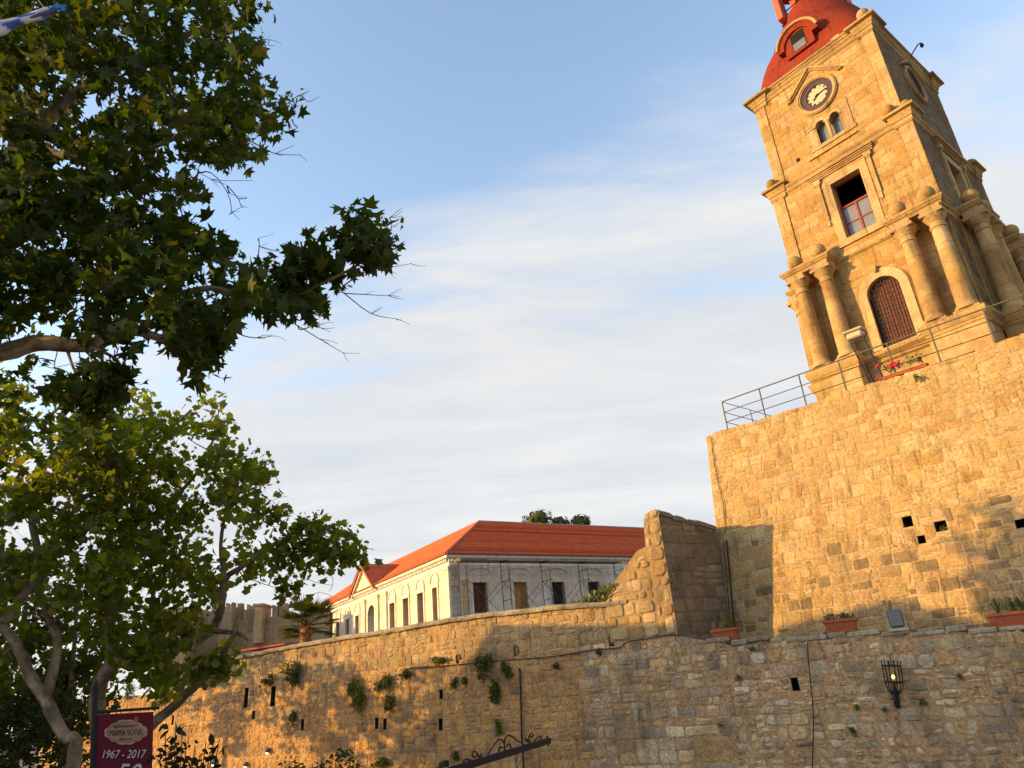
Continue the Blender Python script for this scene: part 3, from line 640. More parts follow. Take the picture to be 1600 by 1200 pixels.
    bf.box(-.86,-.56,vf-.04,vf+.05,21.5,22.45,(.58,.45,.28)); bf.box(.74,1.10,vf-.05,vf+.05,21.3,23.0,(.56,.43,.26)); bf.box(-.90,-.52,vf-.08,vf+.05,22.42,22.5); 
    bf.box(-.95,1.16,vf-.07,vf+.3,21.28,21.46,(.56,.43,.26)); bf.box(-1.2,1.1,vf-.10,vf+.1,20.98,21.06,(.54,.41,.24)); bf.box(-.9,-.5,vf-.03,vf+.05,21.06,21.28,(.60,.48,.32))
    bf.lathe([(.085,21.46),(.10,21.52),(.07,21.58),(.075,22.2),(.09,22.24),(.11,22.34),(.13,22.42)], .065, vf-.02, 14, (.56,.42,.25)); bf.box(-.08,.21,vf-.12,vf+.2,22.38,22.46)
    bo = bf.build('twin_window_surround', M_TRIM, T, dz)
    gl = MB(); gl.box(-.5,.63,vf+.27,vf+.29,21.46,22.7); gl.build('pane', M_GLASS, bo, dz)
    wt = MB(); wt.box(-1.75,-1.6,vf-.03,vf-.0,21.35,21.52); wt.build('drain_hole', M_DARK, T, dz)
    di = MB(); 
    for z in (15.5, 20.2, 25.8): di.box(-2.9, 2.9, -2.85, 3.5, z, z+.1)
    di.box(-2.8,2.8,-1.6,-1.5,11,25.8); di.build('dark_inner_slab', M_DARK, T, dz)  # near-black floors and partition added to darken the window openings
    # --- dome
    prof = [(26.0,3.12),(26.25,3.05),(26.6,2.95),(27.1,2.86),(27.6,2.79),(28.1,2.72),(28.6,2.63),(29.1,2.50),(29.6,2.34),(30.05,2.14),(30.5,1.88),(30.9,1.58),(31.25,1.22),(31.5,.85),(31.65,.45),(31.7,0.02)]
    dm = MB(); n = 64; vs = []; fs = []
    def dpt(a, z, e=0.0):
        for i in range(len(prof)-1):
            if prof[i][0] <= z <= prof[i+1][0]+1e-6: break
        t = (z-prof[i][0])/(prof[i+1][0]-prof[i][0]); R = prof[i][1]+(prof[i+1][1]-prof[i][1])*t
        ex = 2+6*max(0, min(1, (29.0-z)/3.0))**1.2
        c, s_ = math.cos(a), math.sin(a); k = R/((abs(c)**ex+abs(s_)**ex)**(1/ex))+e
        return (k*c-.22*min(1, max(0, (z-26)/3)), c0+k*s_*(1+.12*max(0, min(1, (31-z)/5))), z)
    for (z, R) in prof:
        for k in range(n): vs.append(dpt(2*math.pi*k/n, z))
    for i in range(len(prof)-1):
        for k in range(n): fs.append((i*n+k, i*n+(k+1)%n, (i+1)*n+(k+1)%n, (i+1)*n+k))
    dm.add(vs, fs); dmo = dm.build('dome', M_DOME, T, dz, smooth=True)
    # eyebrow dormer on the front of the dome
    dn = MB(); dv = -2.93; dc = -.08
    def half(zc, rr, z, a0=0.0): pass
    arc = [(dc+.72*math.cos(a), 27.45+.78*math.sin(a)) for a in np.linspace(0, math.pi, 15)]
    dn.prism([(dc-.72,26.9)]+[(x, z) for x, z in reversed(arc)]+[(dc+.72,26.9)], lambda u, z, d: (u, d, z), dv, -1.2)
    dn.build('dormer', M_DOME, dmo, dz)
    hd = MB((.55,.42,.24)); hd.tube([(dc+(1.06)*math.cos(a), -3.06, 27.45+1.10*math.sin(a)) for a in np.linspace(math.radians(8), math.radians(172), 22)], .075, 8); hd.build('dormer_hood', M_TRIM, dmo, dz)
    rv = MB()
    for q in (1,):
        pts = []
        for k in range(24):
            a = math.pi*k/23; b = math.pi*(k+1)/23
            if k == 23: break
            ri_, ro_ = .72, 1.05
            rv.prism([(dc+ri_*math.cos(a),27.45+ri_*math.sin(a)),(dc+ro_*math.cos(a),27.45+ro_*math.sin(a)),(dc+ro_*math.cos(b),27.45+ro_*math.sin(b)),(dc+ri_*math.cos(b),27.45+ri_*math.sin(b))], lambda u, z, d: (u, d, z), -3.02, -1.5)
    rv.build('dormer_hood', M_DOME, dmo, dz)
    dw = MB(); dw.box(dc-.34, dc+.36, dv-.012, dv+.02, 27.05, 28.05); dwo = dw.build('dormer_window', M_DARK, dmo, dz)
    dg = MB(); dg.box(dc-.30, dc+.32, dv-.022, dv-.014, 27.05, 27.48); dg.build('pane', M_GLASS, dwo, dz)
    # lantern on the dome
    ln = MB(); ln.lathe([(1.4,30.6),(1.42,31.2),(1.4,31.6),(1.2,31.65)], -.1, c0, 24); lo = ln.build('lantern_base', M_DOME, T, dz)
    for k, (u, v) in enumerate(((-1.3,-.55),(1.2,-.55),(-1.2,1.6),(1.2,1.6))):
        p = MB(); p.bbox(u-.17, u+.17, v-.35, v+.35, 31.55, 35.2, .03); p.build('lantern_pier', M_RED2, T, dz)
    tr = MB((.07,.04,.03))
    for z in (31.5, 32.2, 32.9):
        for (a, b) in (((-1.5,-.4),(1.4,-.4)), ((-1.3,1.6),(1.3,1.6)), ((-1.5,-.4),(-1.3,1.6)), ((1.4,-.4),(1.3,1.6))): tr.tube([(a[0],a[1],z),(b[0],b[1],z+.2)], .035, 5)
    for (a, b) in (((-1.4,-.3,31.4),(.2,-.3,32.9)), ((1.3,-.3,31.4),(-.4,-.3,32.8)), ((-1.2,1.5,31.4),(1.2,1.5,33)), ((0,-.3,31.3),(0,-.3,34)), ((.7,-.3,31.3),(.7,-.2,34)), ((-.6,.2,31.3),(-.5,.2,34))): tr.tube([a, b], .04, 5)
    tr.build('lantern_truss', M_IRON, T, dz)
    be = MB(); be.lathe([(1.0,31.9),(.98,32.0),(.85,32.3),(.72,32.9),(.6,33.4),(.3,33.6)], 0, c0, 20); be.build('bell', M_BLK, T, dz, smooth=True)
    rf = MB(); rf.lathe([(2.0,34.6),(2.0,34.75),(1.6,35.3),(.9,35.9),(.1,36.3)], 0, c0, 24); rf.build('lantern_roof', M_DOME, T, dz)
tower()

# ---------------------------------------------------------------- tall terrace wall
RC = [(.52,.40,.25),(.46,.35,.22),(.56,.45,.31),(.38,.31,.225),(.60,.51,.38),(.54,.37,.205),(.43,.365,.29),(.32,.275,.225)]
rcol = lambda r, u, z: pick(RC, r, 0.24)
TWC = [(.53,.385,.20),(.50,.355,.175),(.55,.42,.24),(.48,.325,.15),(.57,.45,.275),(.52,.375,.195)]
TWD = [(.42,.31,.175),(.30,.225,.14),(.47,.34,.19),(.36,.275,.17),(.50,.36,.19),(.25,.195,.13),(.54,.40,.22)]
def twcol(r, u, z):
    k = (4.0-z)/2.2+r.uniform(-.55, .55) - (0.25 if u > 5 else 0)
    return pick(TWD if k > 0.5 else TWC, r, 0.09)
def tall_wall():
    e = TW.empty('terrace_wall'); tag(e, 'tall battered terrace wall of squared yellow stones below the clock tower', 'wall')
    U1 = 22.0; r = random.Random(21); hs = []
    for (px, py, w, h) in ((1418,815,.26,.30),(1470,822,.30,.28),(1440,843,.20,.22),(1595,818,.24,.22)):
        u, v, z = TW.loc(px, py, v=0, batter=BT, zref=ZT); hs.append((u-w/2, u+w/2, z-h/2, z+h/2))
    F = Face((0,0,0), (1,0,0), (0,-1,0), BT, ZT); mb = MB()
    top = lambda u: ZT-0.05+0.05*math.sin(u*2.1)*math.sin(u*.7+1)
    backing(mb, F, 0, U1, -0.6, ZT, hs, (.52,.40,.25), step=0.5, deep=0.5, ztop=lambda u: top(u)-.03, topback=0.6)
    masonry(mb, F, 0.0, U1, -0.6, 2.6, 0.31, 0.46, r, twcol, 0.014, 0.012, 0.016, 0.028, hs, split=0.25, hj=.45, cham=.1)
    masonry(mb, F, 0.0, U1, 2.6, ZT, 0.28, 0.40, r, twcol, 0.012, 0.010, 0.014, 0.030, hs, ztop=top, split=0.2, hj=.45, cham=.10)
    # left end, top and back
    Fe = Face((0,0,0), (0,-1,0), (-1,0,0)); 
    P = [F(0,-.6), F(0,ZT-.05), (0.0,7,ZT-.05), (0.0,7,-.6)]; mb.add(P, [(0,1,2,3)], (.45,.33,.2))
    mb.add([(0,.4,ZT-.12),(U1,.4,ZT-.12),(U1,16,ZT-.12),(0,16,ZT-.12)], [(0,1,2,3)], (.40,.31,.20))
    P = [F(U1,-.6), (U1,16,-.6), (U1,16,ZT-.05), F(U1,ZT-.05)]; mb.add(P, [(0,1,2,3)], (.45,.33,.2))
    mb.add([(0,.3,ZT-.12),(0,.3,ZT-.7),(U1,.3,ZT-.7),(U1,.3,ZT-.12)], [(0,1,2,3)], (.45,.33,.2))
    mb.build('wall_face', M_WALL, e, 4.0)
    # rust stained conduit at the left edge
    c = MB(); c.tube([F(.22, 7.7, .05), F(.25, 6.3, .05), F(.40, 5.2, .05), F(.36, 4.2, .05)], .012, 6); c.build('conduit', M_CABLE, e, 4.0)
    # small plants rooted in the joints come later
tall_wall()
TWF = Face((TW.o[0],TW.o[1],0), (TW.u[0],TW.u[1],0), (-TW.v[0],-TW.v[1],0), BT, ZT)

# ---------------------------------------------------------------- rampart (long wall, lower right part included), parapet and spur wall
def ratop(u):      # top of the main wall
    pts = [(-31,1.19),(-15,1.125),(-3.75,1.075),(0,1.125),(1.875,.65),(5.25,.54),(8.625,.275),(13,.20)]
    for (a, b), (c, d) in zip(pts[:-1], pts[1:]):
        if a <= u <= c: z = b+(d-b)*(u-a)/(c-a); break
    else: z = pts[-1][1]
    return z + (0.035*math.sin(u*5.3)+0.03*math.sin(u*11.7+1) if u > 1.0 else 0)
def rcol2(r, u, z):
    if u < -3: return pick([(.53,.315,.125),(.50,.29,.11),(.55,.36,.155),(.44,.285,.13),(.51,.295,.105),(.36,.25,.14)], r, .14)  # left stretch: the low sun's orange is put into the stone colours
    if r.random() < .04: return pick([(.58,.54,.46),(.55,.48,.38)], r, .05)
    return rcol(r, u, z)
def rampart():
    e = RA.empty('rampart_wall'); tag(e, 'long rubble stone rampart crossing the bottom of the view', 'wall')
    F = Face((0,0,0), (1,0,0), (0,-1,0), 0.03, 1.0); r = random.Random(4)
    holes = []
    for (px, py, w, h) in ((385,1090,8,26),(427,1088,9,26),(397,1117,6,11),(690,1085,6,12),(690,1132,7,15),(955,1002,8,13),(806,1017,7,13),(603,1131,6,14),(590,1130,6,14),(474,1132,6,14),(1243,1069,10,17),(291,1064,6,12),(271,1125,5,12),(700,1195,9,12),(715,1030,6,12)):
        u, v, z = RA.loc(px, py, v=0); k = (23.125+u*RA.u[1])/F_PX*1.02; holes.append((u-w*k/2, u+w*k/2, z-h*k/2, z+h*k/2))
    mb = MB(); U0, U1 = -34.0, 13.5
    backing(mb, F, U0, U1, -4.0, 1.1, holes, (.46,.31,.185), ztop=lambda u: ratop(u)-.04, step=0.5, deep=.5, topback=0.5, hcol=(.035,.028,.022))
    masonry(mb, F, U0, -2.0, -3.6, 1.3, 0.26, 0.38, r, rcol2, 0.022, 0.013, 0.018, 0.035, holes, ztop=ratop, split=.35, hj=.4, cham=.22)
    masonry(mb, F, -2.0, 1.5, -3.6, -1.4, 0.5, 0.72, r, rcol2, 0.022, 0.014, 0.02, 0.03, holes, ztop=ratop, split=.3, hj=.35, cham=.16)
    masonry(mb, F, -2.0, 1.5, -1.4, 1.3, 0.28, 0.40, r, rcol2, 0.025, 0.014, 0.02, 0.04, holes, ztop=ratop, split=.4, hj=.45, cham=.24)
    masonry(mb, F, 1.5, U1, -3.6, 1.0, 0.26, 0.38, r, rcol2, 0.04, 0.018, 0.022, 0.05, holes, ztop=ratop, split=.35, hj=.5, cham=.26, slope=-.012)
    # rough coping stones on the planter ledge
    u = 1.2
    while u < U1:
        l = r.uniform(.3, .85); h = r.uniform(.07, .15); z = ratop(u+l/2)
        mb.bbox(u, u+l-.02, r.uniform(-.07,-.02), .5, z-.06, z+h-.05, .03, pick([(.40,.36,.30),(.34,.31,.26),(.44,.40,.33)], r, .1)); u += l
    mb.build('wall_face', M_RAMP, e, 4.0)
    # parapet standing on the wall left of the spur, with a rounded coping
    pb = MB(); Fp = Face((0,.06,0), (1,0,0), (0,-1,0))
    prof = [(480,1003),(540,993),(600,984),(650,975),(700,966),(760,957),(820,951),(880,944),(950,940)]
    tp = sorted([(lambda q: (q[0], q[2]))(RA.loc(px, py, v=.06)) for px, py in prof]); tp = [(-20.2, tp[0][1]-.15)]+tp+[(0.0, tp[-1][1])]
    print('parapet tops', [(round(a,2), round(b,2)) for a, b in tp])
    def ptop(u):
        for (a, b), (c, d) in zip(tp[:-1], tp[1:]):
            if a <= u <= c: return b+(d-b)*(u-a)/(c-a)
        return tp[-1][1]
    backing(pb, Fp, -20.2, -0.02, 1.0, 2, [], (.42,.30,.18), ztop=lambda u: ptop(u)-.12, step=.5, topback=.5)
    masonry(pb, Fp, -20.2, -0.02, 1.05, 2.9, 0.29, 0.40, r, lambda r_, u, z: pick([(.46,.32,.17),(.42,.28,.14),(.40,.29,.17),(.36,.28,.18),(.48,.36,.21)], r_, .16), 0.025, 0.014, 0.02, 0.035, (), ztop=lambda u: ptop(u)-.10, split=.35, hj=.4, cham=.2)
    par = pb.build('parapet', M_RAMP, e, 4.0)
    cp_ = MB(); n = 60
    ring = [(-.10,-.13),(-.12,-.06),(-.09,.0),(0.0,.04),(.2,.05),(.38,.03),(.45,-.04),(.45,-.14)]
    vs = []; fs = []
    for i in range(n+1):
        u = -20.3+(20.3-1.1)*i/n; z = ptop(u)-.03; j = r.uniform(-.015,.015)
        c = pick([(.33,.29,.24),(.37,.33,.27),(.30,.27,.23)], random.Random(i//3), .06)
        for (y, dz_) in ring: vs.append((u, .06+y+r.uniform(-.012,.012), z+dz_+j)); 
    for i in range(n):
        for k in range(7): fs.append((i*8+k, (i+1)*8+k, (i+1)*8+k+1, i*8+k+1))
    fs.append(tuple(range(7,-1,-1))); fs.append(tuple(n*8+k for k in range(8)))
    b0 = cp_.add(vs, fs, (.34,.30,.25)); 
    for i in range(n+1):
        c = pick([(.33,.29,.24),(.38,.34,.28),(.28,.25,.21)], random.Random(i//2), .06)
        for k in range(8): cp_.c[b0+i*8+k] = c
    cp_.build('coping', M_RAMP, par, 4.0)
    # string of flat stones and the gap under the parapet
    return e
rampart()
RAF = Face((RA.o[0],RA.o[1],0), (RA.u[0],RA.u[1],0), (-RA.v[0],-RA.v[1],0), 0.03, 1.0)

def spur():
    e = RA.empty('spur_wall'); tag(e, 'thick weathered spur wall rising at right angles beside the red roofed mansion', 'wall')
    mb = MB(); r = random.Random(9)
    A = np.array([.38, .0]); q = TW.loc(1142, 985, v=0, batter=BT, zref=ZT)
    endw = TW.o+TW.u*q[0]+TW.v*(q[1]+.3); B = np.array([(endw-RA.o)@RA.u, (endw-RA.o)@RA.v]); d = B-A; L = np.linalg.norm(d); d /= L
    nn = np.array([d[1], -d[0]])          # right-hand (shaded) side
    z0t = 4.82; q2 = TW.loc(1140, 821, v=0, batter=BT, zref=ZT); z1t = q2[2]
    top = lambda s: z0t+(z1t-z0t)*s/L
    F = Face((A[0],A[1],0), (d[0],d[1],0), (nn[0],nn[1],0))
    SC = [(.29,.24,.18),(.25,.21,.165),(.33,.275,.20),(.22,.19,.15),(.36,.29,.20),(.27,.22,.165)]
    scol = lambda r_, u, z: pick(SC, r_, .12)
    backing(mb, F, 0, L, -.2, 4, [], (.24,.20,.165), ztop=lambda s: top(s)-.03, step=.5, topback=0.0)
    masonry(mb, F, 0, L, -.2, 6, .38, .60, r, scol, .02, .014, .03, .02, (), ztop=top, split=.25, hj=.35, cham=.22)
    # sunlit end and stepped remains, in the plane of the rampart
    Fe = Face((0,-.0,0), (1,0,0), (0,-1,0))
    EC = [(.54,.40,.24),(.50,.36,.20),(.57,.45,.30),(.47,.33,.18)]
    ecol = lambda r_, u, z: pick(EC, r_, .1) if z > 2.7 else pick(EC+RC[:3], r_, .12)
    EP = [(lambda q: (q[0], q[2]))(RA.loc(px, py, v=0)) for px, py in ((946,940),(955,934),(962,922),(970,907),(980,890),(990,878),(1000,868),(1011,861))]
    EP = sorted(EP); ur = EP[-1][0]; EP += [(ur+.015, 4.45), (ur+.05, 4.62), (ur+.14, 4.72), (ur+.28, 4.83), (.40, 4.88)]; u_l = EP[0][0]; print('spur', [(round(x,2), round(y,2)) for x, y in EP])
    def etop(u):
        P = EP
        for (a, b), (c, d_) in zip(P[:-1], P[1:]):
            if a <= u <= c: return b+(d_-b)*(u-a)/(c-a)
        return P[0][1]
    backing(mb, Fe, u_l, .38, 1.06, 4, [], (.47,.34,.2), ztop=lambda u: etop(u)-.03, step=.08, topback=.45)
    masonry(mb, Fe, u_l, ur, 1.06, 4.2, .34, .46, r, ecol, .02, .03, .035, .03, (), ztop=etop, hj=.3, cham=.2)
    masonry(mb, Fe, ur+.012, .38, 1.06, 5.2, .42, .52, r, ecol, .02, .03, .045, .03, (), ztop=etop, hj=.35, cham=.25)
    # left side and top
    C = A-nn*.56; D = B-nn*.56
    mb.add([(C[0],C[1],-.2),(D[0],D[1],-.2),(D[0],D[1],z1t),(C[0],C[1],z0t-.1)], [(1,0,3,2)], (.4,.3,.18))
    n = 9
    for k in range(n):
        s0, s1 = L*k/n, L*(k+1)/n-.015; p0, p1 = A+d*s0, A+d*s1; j = r.uniform(-.05,.04); c = pick([(.27,.24,.21),(.31,.28,.24),(.23,.21,.18)], r, .1)
        vs = []
        for p, s in ((p0, s0), (p1, s1)):
            for (o, dz_) in ((-.60,-.14),(-.58,.0),(-.3,.06),(-.05,.05),(.05,-.02),(.05,-.14)): q_ = p+nn*o; vs.append((q_[0], q_[1], top(s)+dz_+j))
        mb.add(vs, [(i, i+1, i+7, i+6) for i in range(5)]+[(5,4,3,2,1,0),(6,7,8,9,10,11)], c)
    mb.add([(-2.19,.45,2.4),(-.18,.45,2.4),(-.18,.45,3.9),(-.7,.45,3.75)], [(0,3,2,1)], (.4,.3,.18))
    mb.build('wall_face', M_SPUR, e, 4.0)
    pp = MB(); 
    for off, rr in ((.14,.024),(.02,.013)):
        pts = [TWF(q[0]+off+.12*(z/4), z, .09) for z in (3.9, 3.0, 2.0, 1.0, .2)]
        pp.tube([(p[0],p[1],p[2]+H) for p in pts], rr, 6)
    tag(pp.build('drain_pipe', M_CABLE), 'dark drain pipe in the corner between spur wall and terrace wall', 'pipe')
spur()
# terrace between the walls, raised ground behind them
t = MB(); a = RA; P = [a.o+a.u*.3+a.v*.3, a.o+a.u*14+a.v*.3, TW.o+TW.u*24+TW.v*1, TW.o+TW.v*1.2+TW.u*.3]
t.add([(p[0],p[1],H-.12) for p in P], [(0,1,2,3)]); tag(t.build('terrace_path', M_EARTH), kind='structure')
t = MB(); P = [a.o-a.u*60+a.v*.45, a.o-a.u*.3+a.v*.45, TW.o+TW.v*1.5+TW.u*.1, TW.o+TW.v*60, TW.o+TW.v*500, a.o-a.u*500+a.v*400]
t.add([(p[0],p[1],H+z) for p, z in zip(P, (1.0,1.0,1.0,1.3,2,1))], [(0,1,2,3,4,5)]); tag(t.build('terrain', M_EARTH), kind='structure')

# ---------------------------------------------------------------- red-roofed mansion behind the rampart
def mansion():
    e = MA.empty('mansion'); tag(e, 'long pale neoclassical mansion with orange tile roof and pediment, under restoration', 'building')
    dz = -1.2; ZB, ZE = 1.2, 8.15; UL, VL = 23.0, 30.5
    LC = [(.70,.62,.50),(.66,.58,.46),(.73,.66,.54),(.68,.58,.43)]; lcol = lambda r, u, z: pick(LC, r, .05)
    r = random.Random(3); mb = MB()
    # sunlit side: runs along v at u=0, seen from -u ; s = v
    FL = Face((0, VL, 0), (0,-1,0), (-1,0,0)); s_of = lambda v: VL-v
    winL = [(1.92,2.66),(4.1,5.1),(6.6,7.6),(9.1,10.1),(16.6,17.5),(18.95,19.85),(21.4,22.3),(23.8,24.7),(26.2,27.1),(28.4,29.3)]
    hl = [(s_of(b), s_of(a), 3.2, 6.5) for a, b in winL]+[(s_of(14.62), s_of(12.75), 2.4, 7.05)]
    backing(mb, FL, 0, VL, ZB, ZE, hl, (.66,.58,.46), deep=.45, hcol=(.50,.40,.28), noback=True)
    masonry(mb, FL, 0, VL, ZB, 7.5, .38, .75, r, lcol, .008, .004, .008, .003, hl, cham=.04)
    mb.build('sunlit_wall', M_MANS, e, dz)
    for a, b in winL:
        fr = MB((.74,.68,.57)); m = (a+b)/2
        for x in (a-.16, b): fr.box(-.07, .0, x, x+.16, 3.0, 6.5)
        fr.box(-.09, .0, a-.2, b+.2, 6.5, 6.78)
        for k in range(14):
            t0, t1 = math.pi*k/14, math.pi*(k+1)/14
            for (r0, r1, d) in ((.58,.70,.10),(0,.58,.04)):
                fr.prism([(m+r0*math.cos(t0),6.82+r0*math.sin(t0)),(m+r1*math.cos(t0),6.82+r1*math.sin(t0)),(m+r1*math.cos(t1),6.82+r1*math.sin(t1)),(m+r0*math.cos(t1),6.82+r0*math.sin(t1))], lambda v, z, d_: (d_, v, z), -d, 0, (.76,.71,.62) if r0 else (.72,.66,.56))
        fr.build('window_surround', M_MANS, e, dz)
    for v in (0.0, 10.55, 11.7+.55, 15.1, 30.0):
        p = MB((.72,.65,.53)); w = .75 if v in (12.25, 15.1) else .5; p.box(-.14, 0, v, v+w, ZB, 7.5); p.box(-.2, 0, v-.06, v+w+.06, 7.3, 7.5); p.build('pilaster', M_MANS, e, dz)
    # arched doorway fill
    ar = MB((.70,.62,.50)); n = 20; zs, rr, vc = 6.1, .80, 13.68
    for k in range(n):
        t0, t1 = math.pi*k/n, math.pi*(k+1)/n
        ar.prism([(vc+rr*math.cos(t0),zs+rr*math.sin(t0)),(vc+rr*math.cos(t0)*1.2,7.06),(vc+rr*math.cos(t1)*1.2,7.06),(vc+rr*math.cos(t1),zs+rr*math.sin(t1))], lambda v, z, d: (d, v, z), -.05, .5)
        ar.prism([(vc+rr*math.cos(t0),zs+rr*math.sin(t0)),(vc+1.02*math.cos(t0),zs+1.02*math.sin(t0)),(vc+1.02*math.cos(t1),zs+1.02*math.sin(t1)),(vc+rr*math.cos(t1),zs+rr*math.sin(t1))], lambda v, z, d: (d, v, z), -.12, .1, (.76,.70,.58))
    for x in (vc-1.02, vc+.8): ar.box(-.12, .5, x, x+.22, 2.4, 6.1, (.76,.70,.58))
    ar.build('door_arch', M_MANS, e, dz)
    # shaded side: along u at v=0
    FR = Face((0,0,0), (1,0,0), (0,-1,0)); winR = [(1.56+3.07*k, 2.62+3.07*k) for k in range(6)]
    hr = [(a, b, 3.2, 6.48) for a, b in winR]; mb = MB()
    backing(mb, FR, 0, UL, ZB, ZE, hr, (.72,.68,.60), deep=.45, hcol=(.46,.40,.32), noback=True)
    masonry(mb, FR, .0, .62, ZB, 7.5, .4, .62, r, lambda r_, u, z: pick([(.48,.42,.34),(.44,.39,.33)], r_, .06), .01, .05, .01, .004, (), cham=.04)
    masonry(mb, FR, .75, 1.3, 3.0, 6.7, .36, .3, r, lambda r_, u, z: pick([(.50,.40,.17),(.46,.36,.15)], r_, .06), .02, .012, .01, .01, (), cham=.05)
    mb.build('shaded_wall', M_PLAST, e, dz)
    for a, b in winR:
        fr = MB((.74,.70,.61)); m = (a+b)/2
        for x in (a-.16, b): fr.box(x, x+.16, -.06, 0, 3.0, 6.48)
        fr.box(a-.3, b+.3, -.07, 0, 6.48, 6.95); fr.box(a-.34, b+.34, -.12, 0, 6.95, 7.03)
        for k in range(14):   # segmental lunette
            f = lambda t: (m+.86*math.cos(t), 7.0+.42*math.sin(t)); t0, t1 = math.pi*k/14, math.pi*(k+1)/14
            p, q = f(t0), f(t1); fr.prism([p, (m+(p[0]-m)*1.12, p[1]+.09), (m+(q[0]-m)*1.12, q[1]+.09), q], lambda u, z, d: (u, d, z), -.11, 0)
        fr.build('window_surround', M_PLAST, e, dz)
    for k, (a, b) in enumerate(winR):
        c = [(.10,.045,.025),(.36,.20,.08),(.03,.03,.035),(.03,.028,.03),(.05,.03,.02),(.05,.03,.02)][k]; bd = MB(c); n = 5  # room light put into the infill colour: dark rooms, sunlit orange in one
        for q in range(n): bd.box(a+(b-a)*q/n+.004, a+(b-a)*(q+1)/n-.004, .30, .33, 3.2, 6.48, vmul(c, 1+.12*((q*7) % 3-1)))
        bd.build('window_infill', M_TILE, e, dz)
    for k, (a, b) in enumerate(winL):
        c = [(.20,.125,.065),(.17,.11,.06),(.23,.14,.07)][k % 3]; bd = MB(c); n = 4
        for q in range(n): bd.box(.36, .39, a+(b-a)*q/n+.004, a+(b-a)*(q+1)/n-.004, 3.2, 6.5, vmul(c, 1+.14*((q*5) % 3-1)))
        bd.build('window_infill', M_TILE, e, dz)
    # cornice with dentils
    co = MB((.78,.76,.72)); prof = [(0,7.42),(.05,7.46),(.05,7.52),(.10,7.55),(.10,7.78),(.16,7.80)]; co.ring(prof, 0, UL, 0, VL)
    co.ring([(.16,7.98),(.36,8.0),(.42,8.1),(.42,8.16),(.3,8.2)], 0, UL, 0, VL)
    co.ring([(.10,7.79),(.10,7.99)], 0, UL, 0, VL)
    co.build('cornice', M_MANS, e, dz)
    dn = MB((.72,.70,.65))
    k = 0
    while k*.26 < UL: dn.box(k*.26+.05, k*.26+.19, -.24, -.09, 7.80, 7.985); k += 1
    dn.build('dentil_band', M_MANS, e, dz); dn = MB((.72,.70,.65)); k = 0
    while k*.26 < VL: dn.box(-.24, -.09, k*.26+.05, k*.26+.19, 7.80, 7.985); k += 1
    dn.build('dentil_band', M_MANS, e, dz)
    # hipped roof, tiles as stepped courses
    rf = MB(); OV = .42; ZR = 11.75; D = 5.4
    TCs = [(.52,.10,.035),(.57,.115,.04),(.47,.085,.03),(.54,.13,.05)]
    n = 24
    def course(pa, pb, qa, qb, lift, col): rf.add([pa, pb, (qb[0],qb[1],qb[2]+.0), (qa[0],qa[1],qa[2]), (pa[0],pa[1],pa[2]-lift), (pb[0],pb[1],pb[2]-lift)], [(0,1,2,3),(4,5,1,0)], col)
    for k in range(n):
        t0, t1 = k/n, (k+1)/n; z0 = 8.2+(ZR-8.2)*t0+.08; z1 = 8.2+(ZR-8.2)*t1; a0 = -OV+(D+OV)*t0; a1 = -OV+(D+OV)*t1; c = pick(TCs, r, .16)
        course((a0,a0,z0), (UL+OV,a0,z0), (a1,a1,z1), (UL+OV,a1,z1), .085, c)                    # over the shaded side
        course((a0,VL+OV,z0), (a0,a0,z0), (a1,VL+OV,z1), (a1,a1,z1), .05, pick(TCs, r, .10))    # over the sunlit side
    rf.add([(D,D,ZR),(UL+OV,D,ZR),(UL+OV,2*D+OV,8.2),(2*D+OV,2*D+OV,8.2)], [(0,3,2,1)], TCs[0])
    rf.add([(D,D,ZR),(D,VL+OV,ZR),(2*D+OV,VL+OV,8.2),(2*D+OV,2*D+OV,8.2)], [(0,1,2,3)], TCs[0])
    rf.add([(-OV,VL+OV,8.2),(D,VL+OV,ZR),(2*D+OV,VL+OV,8.2)], [(0,2,1)], TCs[0]); rf.add([(UL+OV,-OV,8.2),(UL+OV,D,ZR),(UL+OV,2*D+OV,8.2)], [(0,1,2)], TCs[0])
    ro = rf.build('roof', M_TILE, e, dz)
    rd = MB((.42,.12,.07)); rd.tube([(-OV,-OV,8.26),(D,D,ZR+.05)], .10, 6); rd.tube([(D,D,ZR+.05),(UL+OV,D,ZR+.05)], .11, 6, (.40,.22,.16)); rd.tube([(D,D,ZR+.05),(D,VL+OV,ZR+.05)], .11, 6); rd.build('ridge_tile', M_TILE, ro, dz)
    gt = MB((.20,.07,.05)); gt.tube([(-.4,-.47,8.2),(UL+OV,-.47,8.2)], .045, 6); gt.tube([(-.47,-.4,8.2),(-.47,VL,8.2)], .045, 6); gt.build('gutter', M_TILE, ro, dz)
    # pediment over the doorway
    pd = MB((.72,.64,.50)); v0, v1, vm, zt = 12.3, 17.3, 14.8, 10.05
    pd.prism([(v0,8.15),(v1,8.15),(vm,zt)], lambda v, z, d: (d, v, z), -.30, .6)
    for (a, b) in (((v0-.25,8.12),(vm,zt+.2)), ((v1+.25,8.12),(vm,zt+.2))):
        pd.prism([(a[0],a[1]),(b[0],b[1]),(b[0],b[1]-.22),(a[0],a[1]-.2)], lambda v, z, d: (d, v, z), -.62, -.2, (.55,.15,.07))
        pd.prism([(a[0],a[1]-.2),(b[0],b[1]-.22),(b[0],b[1]-.42),(a[0]+(.3 if a[0] < vm else -.3),a[1]-.2)], lambda v, z, d: (d, v, z), -.48, -.2, (.76,.70,.58))
    for k in range(9):
        for s_ in (-1, 1): v = vm+s_*(2.0-k*.2); pd.box(-.42, -.3, v-.05, v+.05, 8.25+k*.135, 8.40+k*.135, (.5,.38,.26))
    po = pd.build('pediment', M_MANS, e, dz)
